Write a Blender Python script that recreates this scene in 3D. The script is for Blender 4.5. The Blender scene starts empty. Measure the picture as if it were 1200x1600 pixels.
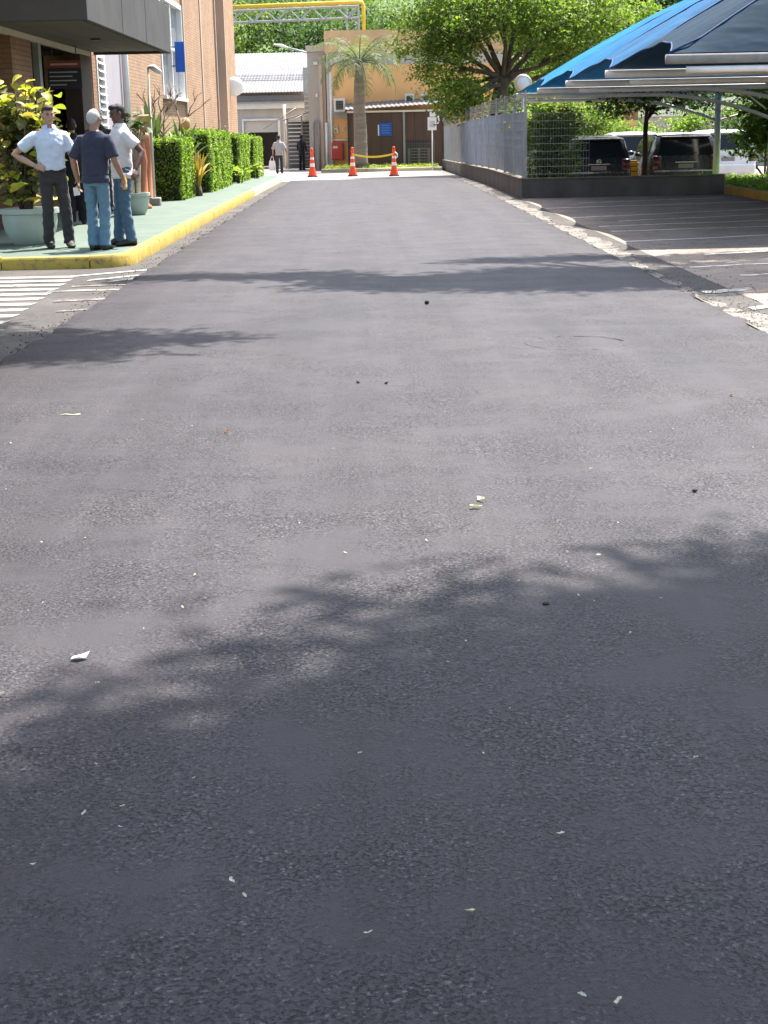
import bpy, math, random
import numpy as np
from mathutils import Vector, Matrix

random.seed(7)
scene = bpy.context.scene
COL = scene.collection
R = math.radians

# ------------------------------------------------------------------ camera, sky, sun, exposure
cam_d = bpy.data.cameras.new('camera')
cam = bpy.data.objects.new('camera', cam_d)
COL.objects.link(cam)
cam_d.sensor_fit = 'VERTICAL'
cam_d.sensor_height = 36.0
cam_d.lens = 52.43
cam_d.clip_start = 0.1
cam_d.clip_end = 2000.0
cam.matrix_world = Matrix(((0.999736, 0.022335, -0.005471, 0.0),
                           (-0.010813, 0.246629, -0.96905, 0.0),
                           (-0.020295, 0.968852, 0.246806, 1.43),
                           (0, 0, 0, 1)))
scene.camera = cam

SUN = Vector((0.25, 0.36, 0.90)).normalized()          # direction towards the sun
world = bpy.data.worlds.new('World')
scene.world = world
world.use_nodes = True
wn, wl = world.node_tree.nodes, world.node_tree.links
wn.clear()
wo = wn.new('ShaderNodeOutputWorld')
bg = wn.new('ShaderNodeBackground')
sky = wn.new('ShaderNodeTexSky')
sky.sky_type = 'NISHITA'
sky.sun_disc = False
sky.sun_elevation = math.asin(SUN.z)
sky.sun_rotation = math.atan2(SUN.x, SUN.y)
sky.air_density = 1.3
sky.dust_density = 2.6
sky.ozone_density = 1.0
bg.inputs['Strength'].default_value = 0.11
wl.new(sky.outputs[0], bg.inputs[0])
wl.new(bg.outputs[0], wo.inputs[0])

sl = bpy.data.lights.new('sun', 'SUN')
sl.energy = 4.2
sl.angle = R(0.55)
sl.color = (1.0, 0.955, 0.89)
so = bpy.data.objects.new('sun', sl)
COL.objects.link(so)
so.rotation_euler = SUN.to_track_quat('Z', 'Y').to_euler()
so.location = (0, 0, 40)

vs = scene.view_settings
vs.view_transform = 'Standard'
vs.look = 'None'
vs.gamma = 1.0
vs.use_curve_mapping = False
vs.exposure = 1.75
scene.cycles.max_bounces = 6
scene.cycles.diffuse_bounces = 3
scene.cycles.transparent_max_bounces = 6
scene.cycles.caustics_reflective = False
scene.cycles.caustics_refractive = False


def gz(y):
    return -0.008 * min(80.0, max(0.0, y - 42.0))


# ------------------------------------------------------------------ materials
MATS = {}


def nodes_of(name):
    m = bpy.data.materials.new(name)
    m.use_nodes = True
    nt = m.node_tree
    b = nt.nodes['Principled BSDF']
    MATS[name] = m
    return m, nt, b


def N(nt, t, **kw):
    n = nt.nodes.new(t)
    for k, v in kw.items():
        if k.startswith('i_'):
            n.inputs[k[2:].replace('_', ' ')].default_value = v
        else:
            setattr(n, k, v)
    return n


def ramp(nt, fac, stops):
    r = nt.nodes.new('ShaderNodeValToRGB')
    e = r.color_ramp.elements
    while len(e) < len(stops):
        e.new(0.5)
    for i, (p, c) in enumerate(stops):
        e[i].position = p
        e[i].color = (c[0], c[1], c[2], 1) if not isinstance(c, (int, float)) else (c, c, c, 1)
    nt.links.new(fac, r.inputs[0])
    return r.outputs[0]


def mixc(nt, fac, a, b, mode='MIX'):
    n = nt.nodes.new('ShaderNodeMix')
    n.data_type = 'RGBA'
    n.blend_type = mode
    for sock, v in ((n.inputs[0], fac), (n.inputs[6], a), (n.inputs[7], b)):
        if hasattr(v, 'is_linked'):
            nt.links.new(v, sock)
        elif isinstance(v, (int, float)):
            sock.default_value = v
        else:
            sock.default_value = (v[0], v[1], v[2], 1)
    return n.outputs[2]


def objco(nt, scale=(1, 1, 1)):
    t = nt.nodes.new('ShaderNodeTexCoord')
    mp = nt.nodes.new('ShaderNodeMapping')
    mp.inputs['Scale'].default_value = scale
    nt.links.new(t.outputs['Object'], mp.inputs[0])
    return mp.outputs[0]


def noise(nt, vec, scale, detail=4, rough=0.55):
    n = nt.nodes.new('ShaderNodeTexNoise')
    n.inputs['Scale'].default_value = scale
    n.inputs['Detail'].default_value = detail
    n.inputs['Roughness'].default_value = rough
    nt.links.new(vec, n.inputs['Vector'])
    return n.outputs['Fac']


def bumpn(nt, height, strength, dist, prev=None):
    b = nt.nodes.new('ShaderNodeBump')
    b.inputs['Strength'].default_value = strength
    b.inputs['Distance'].default_value = dist
    nt.links.new(height, b.inputs['Height'])
    if prev is not None:
        nt.links.new(prev, b.inputs['Normal'])
    return b.outputs[0]


def M(name, col, rough=0.7, var=0.18, scale=4.0, bump=0.0, bscale=60.0, bdist=0.004, spec=0.4, metal=0.0, stretch=(1, 1, 1)):
    """plain surface with grain and wear from two noises"""
    if name in MATS:
        return MATS[name]
    m, nt, b = nodes_of(name)
    v = objco(nt, stretch)
    n1 = noise(nt, v, scale, 6, 0.65)
    lo = tuple(c * (1 - var) for c in col)
    hi = tuple(min(1, c * (1 + var)) for c in col)
    c = ramp(nt, n1, [(0.3, lo), (0.7, hi)])
    nt.links.new(c, b.inputs['Base Color'])
    b.inputs['Roughness'].default_value = rough
    b.inputs['Specular IOR Level'].default_value = spec
    b.inputs['Metallic'].default_value = metal
    if bump:
        nt.links.new(bumpn(nt, noise(nt, v, bscale, 3), bump, bdist), b.inputs['Normal'])
    return m


def leafmat(name, cols, trans=0.35, rough=0.55):
    """leaf colours vary from leaf to leaf"""
    m, nt, b = nodes_of(name)
    g = nt.nodes.new('ShaderNodeNewGeometry')
    st = [(i / max(1, len(cols) - 1), c) for i, c in enumerate(cols)]
    c = ramp(nt, g.outputs['Random Per Island'], st)
    n1 = noise(nt, objco(nt), 0.9, 2)
    c2 = mixc(nt, 1.0, c, ramp(nt, n1, [(0.3, (0.7, 0.75, 0.7)), (0.7, (1.25, 1.2, 1.0))]), 'MULTIPLY')
    nt.links.new(c2, b.inputs['Base Color'])
    b.inputs['Roughness'].default_value = rough
    b.inputs['Specular IOR Level'].default_value = 0.35
    tr = nt.nodes.new('ShaderNodeBsdfTranslucent')
    tc = mixc(nt, 1.0, c2, (1.3, 1.5, 0.6), 'MULTIPLY')
    nt.links.new(tc, tr.inputs[0])
    mx = nt.nodes.new('ShaderNodeMixShader')
    mx.inputs[0].default_value = trans
    nt.links.new(b.outputs[0], mx.inputs[1])
    nt.links.new(tr.outputs[0], mx.inputs[2])
    nt.links.new(mx.outputs[0], nt.nodes['Material Output'].inputs[0])
    return m


def brickmat(name, c1, c2, mortar, bw=0.24, bh=0.075):
    m, nt, b = nodes_of(name)
    t = nt.nodes.new('ShaderNodeTexCoord')
    s = nt.nodes.new('ShaderNodeSeparateXYZ')
    nt.links.new(t.outputs['Object'], s.inputs[0])
    ad = N(nt, 'ShaderNodeMath', operation='ADD')
    nt.links.new(s.outputs[0], ad.inputs[0])
    nt.links.new(s.outputs[1], ad.inputs[1])
    cb = nt.nodes.new('ShaderNodeCombineXYZ')
    nt.links.new(ad.outputs[0], cb.inputs[0])
    nt.links.new(s.outputs[2], cb.inputs[1])
    br = nt.nodes.new('ShaderNodeTexBrick')
    br.inputs['Scale'].default_value = 1.0
    br.inputs['Brick Width'].default_value = bw
    br.inputs['Row Height'].default_value = bh
    br.inputs['Mortar Size'].default_value = 0.007
    br.inputs['Mortar Smooth'].default_value = 0.2
    br.inputs['Color1'].default_value = (*c1, 1)
    br.inputs['Color2'].default_value = (*c2, 1)
    br.inputs['Mortar'].default_value = (*mortar, 1)
    nt.links.new(cb.outputs[0], br.inputs['Vector'])
    n1 = noise(nt, t.outputs['Object'], 1.2, 5)
    c = mixc(nt, 1.0, br.outputs['Color'], ramp(nt, n1, [(0.3, 0.82), (0.75, 1.12)]), 'MULTIPLY')
    nt.links.new(c, b.inputs['Base Color'])
    b.inputs['Roughness'].default_value = 0.85
    inv = N(nt, 'ShaderNodeMath', operation='SUBTRACT')
    inv.inputs[0].default_value = 1.0
    nt.links.new(br.outputs['Fac'], inv.inputs[1])
    nt.links.new(bumpn(nt, inv.outputs[0], 0.9, 0.012), b.inputs['Normal'])
    return m


def asphalt_mat():
    m, nt, b = nodes_of('fresh_asphalt')
    v = objco(nt)
    vor = nt.nodes.new('ShaderNodeTexVoronoi')
    vor.inputs['Scale'].default_value = 160.0
    nt.links.new(v, vor.inputs['Vector'])
    sep = nt.nodes.new('ShaderNodeSeparateColor')
    nt.links.new(vor.outputs['Color'], sep.inputs[0])
    # where the mat is open and coarse, and where the roller closed it
    rp = noise(nt, v, 1.7, 6, 0.68)
    coarse = ramp(nt, rp, [(0.38, 0.10), (0.62, 1.0)])
    grain = ramp(nt, sep.outputs[0], [(0.0, 0.5), (0.25, 0.78), (0.6, 1.05), (0.90, 1.4), (0.985, 3.4)])
    pitn = noise(nt, v, 88, 4, 0.66)
    pits = ramp(nt, pitn, [(0.38, 0.10), (0.48, 1.0)])
    patch = noise(nt, v, 0.7, 7, 0.66)
    streak = noise(nt, objco(nt, (1.6, 0.10, 1)), 1.3, 5, 0.55)
    base = ramp(nt, patch, [(0.28, (0.0290, 0.0250, 0.0285)), (0.5, (0.0385, 0.0335, 0.0370)), (0.75, (0.053, 0.0460, 0.0485))])
    base = mixc(nt, 1.0, base, ramp(nt, streak, [(0.32, 0.84), (0.68, 1.18)]), 'MULTIPLY')
    streak2 = noise(nt, objco(nt, (5.5, 0.16, 1)), 1.6, 5, 0.6)
    base = mixc(nt, 1.0, base, ramp(nt, streak2, [(0.35, 0.94), (0.5, 1.0), (0.68, 1.12)]), 'MULTIPLY')
    scuff = noise(nt, objco(nt, (0.7, 2.2, 1)), 2.2, 6, 0.7)
    base = mixc(nt, 1.0, base, ramp(nt, scuff, [(0.30, 0.72), (0.44, 1.0), (0.62, 1.0), (0.78, 1.3)]), 'MULTIPLY')
    pink = noise(nt, objco(nt, (1, 0.6, 1)), 0.45, 3)
    base = mixc(nt, ramp(nt, pink, [(0.5, 0.0), (0.72, 0.45)]), base, (0.054, 0.043, 0.041))
    gp = mixc(nt, 1.0, grain, pits, 'MULTIPLY')
    gp = mixc(nt, coarse, (1, 1, 1), gp)
    col = mixc(nt, 1.0, base, gp, 'MULTIPLY')
    nt.links.new(col, b.inputs['Base Color'])
    h = N(nt, 'ShaderNodeMath', operation='MULTIPLY')
    nt.links.new(pits, h.inputs[0])
    nt.links.new(coarse, h.inputs[1])
    nb = bumpn(nt, noise(nt, v, 240, 2), 0.45, 0.003)
    nb = bumpn(nt, h.outputs[0], 0.8, 0.005, nb)
    nb = bumpn(nt, noise(nt, v, 1.1, 3), 0.2, 0.02, nb)
    nt.links.new(nb, b.inputs['Normal'])
    nt.links.new(ramp(nt, patch, [(0.3, 0.58), (0.7, 0.70)]), b.inputs['Roughness'])
    b.inputs['Specular IOR Level'].default_value = 0.30
    return m


def old_asphalt_mat(name, dark, light, tint):
    m, nt, b = nodes_of(name)
    v = objco(nt)
    patch = noise(nt, v, 0.8, 7, 0.68)
    c = ramp(nt, patch, [(0.3, dark), (0.5, light), (0.72, tint)])
    fine = noise(nt, v, 55, 3, 0.7)
    c = mixc(nt, 1.0, c, ramp(nt, fine, [(0.3, 0.6), (0.72, 1.45)]), 'MULTIPLY')
    crack = nt.nodes.new('ShaderNodeTexVoronoi')
    crack.feature = 'DISTANCE_TO_EDGE'
    crack.inputs['Scale'].default_value = 1.4
    dv = nt.nodes.new('ShaderNodeVectorMath')
    dv.operation = 'ADD'
    nn = nt.nodes.new('ShaderNodeTexNoise')
    nn.inputs['Scale'].default_value = 3.0
    nt.links.new(v, nn.inputs['Vector'])
    nt.links.new(v, dv.inputs[0])
    nt.links.new(nn.outputs['Color'], dv.inputs[1])
    nt.links.new(dv.outputs[0], crack.inputs['Vector'])
    c = mixc(nt, ramp(nt, crack.outputs['Distance'], [(0.0, 0.75), (0.025, 0.0)]), c, (0.02, 0.018, 0.016))
    nt.links.new(c, b.inputs['Base Color'])
    b.inputs['Roughness'].default_value = 0.85
    nt.links.new(bumpn(nt, fine, 0.5, 0.008), b.inputs['Normal'])
    return m


def worn_paint(name, col, under, amount=0.45, scale=9.0):
    m, nt, b = nodes_of(name)
    v = objco(nt)
    n1 = noise(nt, v, scale, 7, 0.75)
    f = ramp(nt, n1, [(amount - 0.06, 0.0), (amount + 0.06, 1.0)])
    c = mixc(nt, f, under, col)
    n2 = noise(nt, v, 2.0, 4)
    c = mixc(nt, 1.0, c, ramp(nt, n2, [(0.3, 0.8), (0.7, 1.1)]), 'MULTIPLY')
    nt.links.new(c, b.inputs['Base Color'])
    b.inputs['Roughness'].default_value = 0.75
    nt.links.new(bumpn(nt, n1, 0.4, 0.006), b.inputs['Normal'])
    return m


def glassmat(name, col, rough=0.06):
    m, nt, b = nodes_of(name)
    b.inputs['Base Color'].default_value = (*col, 1)
    b.inputs['Roughness'].default_value = rough
    b.inputs['Specular IOR Level'].default_value = 0.8
    return m


def paintmat(name, col, rough=0.3, metal=0.0):
    m, nt, b = nodes_of(name)
    v = objco(nt)
    n1 = noise(nt, v, 3.0, 5)
    nt.links.new(ramp(nt, n1, [(0.3, tuple(c * 0.85 for c in col)), (0.7, col)]), b.inputs['Base Color'])
    nt.links.new(ramp(nt, noise(nt, v, 7, 4), [(0.3, rough), (0.75, rough + 0.18)]), b.inputs['Roughness'])
    b.inputs['Metallic'].default_value = metal
    b.inputs['Coat Weight'].default_value = 0.5
    return m


def fabricmat(name, col, rough=0.9, wr=14.0, bump=0.5):
    m, nt, b = nodes_of(name)
    v = objco(nt)
    n1 = noise(nt, v, wr, 4, 0.6)
    nt.links.new(ramp(nt, n1, [(0.3, tuple(c * 0.93 for c in col)), (0.7, tuple(min(1, c * 1.05) for c in col))]), b.inputs['Base Color'])
    b.inputs['Roughness'].default_value = rough
    b.inputs['Specular IOR Level'].default_value = 0.15
    b.inputs['Sheen Weight'].default_value = 0.15
    nt.links.new(bumpn(nt, noise(nt, v, wr * 0.9, 3), bump, 0.02), b.inputs['Normal'])
    return m


def shadecloth(name, col, trans=0.25):
    m, nt, b = nodes_of(name)
    v = objco(nt)
    n1 = noise(nt, v, 1.3, 5, 0.6)
    c = ramp(nt, n1, [(0.3, tuple(x * 0.8 for x in col)), (0.7, tuple(min(1, x * 1.15) for x in col))])
    nt.links.new(c, b.inputs['Base Color'])
    b.inputs['Roughness'].default_value = 0.85
    b.inputs['Specular IOR Level'].default_value = 0.12
    wv = nt.nodes.new('ShaderNodeTexNoise')
    wv.inputs['Scale'].default_value = 2.2
    nt.links.new(objco(nt, (0.6, 1.6, 1)), wv.inputs['Vector'])
    nt.links.new(bumpn(nt, wv.outputs['Fac'], 0.6, 0.08), b.inputs['Normal'])
    tr = nt.nodes.new('ShaderNodeBsdfTranslucent')
    nt.links.new(c, tr.inputs[0])
    mx = nt.nodes.new('ShaderNodeMixShader')
    mx.inputs[0].default_value = trans
    nt.links.new(b.outputs[0], mx.inputs[1])
    nt.links.new(tr.outputs[0], mx.inputs[2])
    nt.links.new(mx.outputs[0], nt.nodes['Material Output'].inputs[0])
    return m


asphalt = asphalt_mat()
old_asphalt = old_asphalt_mat('old_asphalt', (0.036, 0.031, 0.028), (0.054, 0.047, 0.041), (0.095, 0.080, 0.066))
lot_asphalt = old_asphalt_mat('lot_asphalt', (0.165, 0.128, 0.103), (0.25, 0.196, 0.156), (0.36, 0.285, 0.22))
concrete = M('concrete', (0.175, 0.152, 0.126), 0.9, 0.42, 2.2, 0.5, 40, 0.006)
gutter_mat = worn_paint('weathered_gutter_concrete', (0.185, 0.162, 0.135), (0.095, 0.078, 0.063), 0.48, 4.0)
light_concrete = M('light_concrete', (0.27, 0.25, 0.225), 0.88, 0.15, 1.5, 0.4, 40, 0.004)
dark_concrete = M('dark_concrete', (0.115, 0.105, 0.098), 0.9, 0.35, 1.6, 0.5, 30, 0.006, stretch=(1, 1, 0.5))
fascia_concrete = M('fascia_concrete', (0.062, 0.059, 0.056), 0.88, 0.22, 1.3, 0.4, 25, 0.005)
soffit_mat = M('soffit_board', (0.135, 0.115, 0.10), 0.85, 0.22, 2.0, 0.3, 20, 0.004, stretch=(0.4, 3, 1))
green_paint = worn_paint('green_floor_paint', (0.090, 0.130, 0.098), (0.118, 0.142, 0.112), 0.40, 3.0)
yellow_kerb = worn_paint('yellow_kerb_paint', (0.42, 0.295, 0.04), (0.17, 0.14, 0.085), 0.43, 13.0)
pale_kerb = worn_paint('faded_kerb_paint', (0.56, 0.47, 0.22), (0.45, 0.42, 0.34), 0.5, 6.0)
white_line = worn_paint('white_road_paint', (0.36, 0.34, 0.315), (0.07, 0.061, 0.053), 0.42, 9.0)
worn_line = worn_paint('worn_road_paint', (0.30, 0.27, 0.23), (0.08, 0.07, 0.06), 0.53, 7.0)
bay_line = worn_paint('bay_line_paint', (0.82, 0.76, 0.66), (0.22, 0.175, 0.14), 0.43, 7.0)  # bay paint, its bright tone also painting in sun between the tents
soil = M('soil', (0.13, 0.10, 0.07), 0.95, 0.3, 2.0, 0.6, 20, 0.02)
grass_ground = M('grass_ground', (0.07, 0.12, 0.03), 0.95, 0.35, 3.0, 0.6, 40, 0.02)
brick = brickmat('tan_brick', (0.47, 0.28, 0.16), (0.39, 0.225, 0.125), (0.28, 0.20, 0.14))
brick_dark = brickmat('red_brown_brick', (0.36, 0.19, 0.11), (0.29, 0.15, 0.09), (0.20, 0.13, 0.09))
plaster_strip = M('plaster_strip', (0.48, 0.36, 0.28), 0.85, 0.08, 2.0)
white_paint = M('white_paint', (0.78, 0.77, 0.74), 0.55, 0.06, 3.0)
cream_paint = M('cream_paint', (0.66, 0.58, 0.46), 0.6, 0.1, 3.0)
lilac_panel = M('lilac_grey_panel', (0.40, 0.36, 0.38), 0.6, 0.08, 1.5)
dark_frame = M('dark_metal_frame', (0.035, 0.03, 0.028), 0.5, 0.2, 5)
grey_metal = M('grey_metal', (0.30, 0.30, 0.30), 0.45, 0.15, 5, metal=0.3)
galv = M('galvanised_steel', (0.40, 0.42, 0.45), 0.5, 0.2, 4, metal=0.4)
white_steel = M('white_painted_steel', (0.84, 0.82, 0.78), 0.42, 0.1, 6)
dull_steel = M('dull_painted_steel', (0.33, 0.31, 0.29), 0.5, 0.25, 6)
door_glass = glassmat('door_glass', (0.018, 0.017, 0.017))
window_glass = glassmat('window_glass', (0.22, 0.22, 0.23), 0.12)
sign_dark = M('sign_board', (0.03, 0.03, 0.045), 0.5, 0.1, 4)
sign_red = M('sign_red', (0.30, 0.06, 0.04), 0.55, 0.1, 4)
sign_print = M('sign_print', (0.50, 0.46, 0.44), 0.6, 0.1, 4)
sign_blue = M('sign_blue', (0.015, 0.09, 0.42), 0.5, 0.12, 4)
orange_plaster = M('orange_plaster', (0.95, 0.53, 0.22), 0.85, 0.08, 0.7, 0.2, 30, 0.004)
orange_dull = M('orange_top_plaster', (0.72, 0.46, 0.25), 0.85, 0.12, 0.8)
grey_plaster = M('grey_plaster', (0.44, 0.41, 0.37), 0.88, 0.16, 0.9, stretch=(1, 1, 0.35))
pale_plaster = M('pale_plaster', (0.56, 0.51, 0.45), 0.85, 0.1, 0.8)
brown_sheet = M('brown_sheet', (0.105, 0.062, 0.048), 0.7, 0.2, 1.2, stretch=(1, 1, 0.3))
white_sheet = M('white_roof_sheet', (0.165, 0.156, 0.157), 0.7, 0.14, 0.9, stretch=(2, 1, 1))
wood = M('pallet_wood', (0.34, 0.27, 0.17), 0.85, 0.25, 5)
terracotta = M('terracotta', (0.46, 0.17, 0.085), 0.75, 0.18, 5, 0.3, 40)
red_paint = M('red_paint', (0.55, 0.075, 0.05), 0.5, 0.1, 4)
cone_orange = M('cone_orange', (0.80, 0.085, 0.035), 0.5, 0.08, 6)
reflect_white = M('reflective_white', (0.80, 0.79, 0.77), 0.4, 0.05, 6)
rubber = M('black_rubber', (0.02, 0.02, 0.02), 0.75, 0.2, 8)
tape_yellow = M('tape_yellow', (0.72, 0.55, 0.05), 0.5, 0.1, 3)
yellow_pipe = M('yellow_pipe_paint', (0.72, 0.50, 0.05), 0.5, 0.12, 3)
yellow_plastic = M('yellow_plastic', (0.80, 0.45, 0.03), 0.5, 0.08, 3)
bowl_mat = M('pale_green_concrete_bowl', (0.42, 0.46, 0.40), 0.7, 0.1, 4, 0.2, 60)
bark = M('bark', (0.095, 0.07, 0.052), 0.95, 0.35, 6, 0.9, 22, 0.03, stretch=(1, 1, 0.3))
bark_dark = M('dark_bark', (0.05, 0.036, 0.03), 0.95, 0.3, 6, 0.8, 22, 0.03, stretch=(1, 1, 0.3))
bark_pale = M('pale_bark', (0.42, 0.37, 0.32), 0.9, 0.25, 6, 0.5, 30, 0.01)
palm_bark = M('palm_bark', (0.23, 0.19, 0.155), 0.95, 0.3, 3, 0.9, 9, 0.04, stretch=(0.4, 0.4, 2.5))
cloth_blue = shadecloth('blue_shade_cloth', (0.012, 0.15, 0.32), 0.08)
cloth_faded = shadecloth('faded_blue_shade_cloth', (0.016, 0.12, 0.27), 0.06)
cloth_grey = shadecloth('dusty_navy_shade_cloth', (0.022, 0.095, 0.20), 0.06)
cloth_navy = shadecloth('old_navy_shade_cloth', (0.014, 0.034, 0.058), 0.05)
leaf_big = leafmat('leaf_lime_and_green', [(0.07, 0.12, 0.035), (0.12, 0.19, 0.045), (0.18, 0.26, 0.06), (0.30, 0.35, 0.09)], 0.46)
leaf_blue = leafmat('leaf_blue_green', [(0.04, 0.085, 0.045), (0.06, 0.12, 0.065), (0.10, 0.16, 0.09)], 0.35)
leaf_hedge = leafmat('leaf_clipped_hedge', [(0.14, 0.11, 0.05), (0.09, 0.15, 0.03), (0.15, 0.25, 0.045), (0.23, 0.35, 0.06), (0.34, 0.45, 0.10)], 0.45)
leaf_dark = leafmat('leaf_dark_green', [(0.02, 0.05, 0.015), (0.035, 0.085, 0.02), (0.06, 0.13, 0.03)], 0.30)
leaf_hill = leafmat('leaf_hill', [(0.10, 0.14, 0.05), (0.14, 0.20, 0.07), (0.21, 0.26, 0.10)], 0.40)
leaf_hill2 = leafmat('leaf_hill_dark', [(0.05, 0.09, 0.04), (0.08, 0.13, 0.06), (0.11, 0.17, 0.08)], 0.35)
leaf_palm = leafmat('leaf_palm', [(0.10, 0.13, 0.075), (0.15, 0.18, 0.11), (0.22, 0.235, 0.155)], 0.40)
leaf_yellow = leafmat('leaf_yellow', [(0.62, 0.50, 0.06), (0.70, 0.58, 0.14), (0.45, 0.42, 0.05)], 0.30, 0.4)
leaf_lime = leafmat('leaf_yellow_green', [(0.25, 0.32, 0.05), (0.40, 0.42, 0.06), (0.18, 0.26, 0.04)], 0.30, 0.4)
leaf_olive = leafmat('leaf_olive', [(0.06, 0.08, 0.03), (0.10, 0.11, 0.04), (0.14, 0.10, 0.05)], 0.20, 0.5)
leaf_orange = leafmat('leaf_orange', [(0.55, 0.30, 0.05), (0.50, 0.35, 0.10), (0.40, 0.20, 0.06)], 0.25, 0.45)
leaf_agave = leafmat('leaf_agave', [(0.06, 0.11, 0.055), (0.10, 0.15, 0.08), (0.16, 0.20, 0.12)], 0.15, 0.45)
dry_leaf = leafmat('dry_leaf', [(0.55, 0.48, 0.36), (0.65, 0.60, 0.48), (0.42, 0.35, 0.22)], 0.15)
paper_white = M('paper_white', (0.78, 0.76, 0.74), 0.7, 0.06, 20)
pale_bit = leafmat('pale_petal', [(.52, .48, .42), (.66, .63, .58), (.40, .34, .26)], .15)
dark_lump = M('tar_lump', (0.02, 0.02, 0.02), 0.8, 0.2, 30)
orange_leaf = leafmat('rust_leaf', [(0.34, 0.15, 0.05), (0.42, 0.22, 0.08)], 0.1)


# ------------------------------------------------------------------ mesh helpers
def link(name, me, parent=None, loc=None, rotz=0.0):
    o = bpy.data.objects.new(name, me)
    COL.objects.link(o)
    if parent is not None:
        o.parent = parent
    if loc is not None:
        o.location = loc
    if rotz:
        o.rotation_euler = (0, 0, rotz)
    return o


def tag(o, label, cat, group=None):
    o['label'] = label
    o['category'] = cat
    if group:
        o['group'] = group
    return o


def thing(name, label, cat, loc=(0, 0, 0), rotz=0.0, group=None):
    return tag(link(name, None, None, loc, rotz), label, cat, group)


def struct(o):
    o['kind'] = 'structure'
    return o


def stuff(o):
    o['kind'] = 'stuff'
    return o


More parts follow.
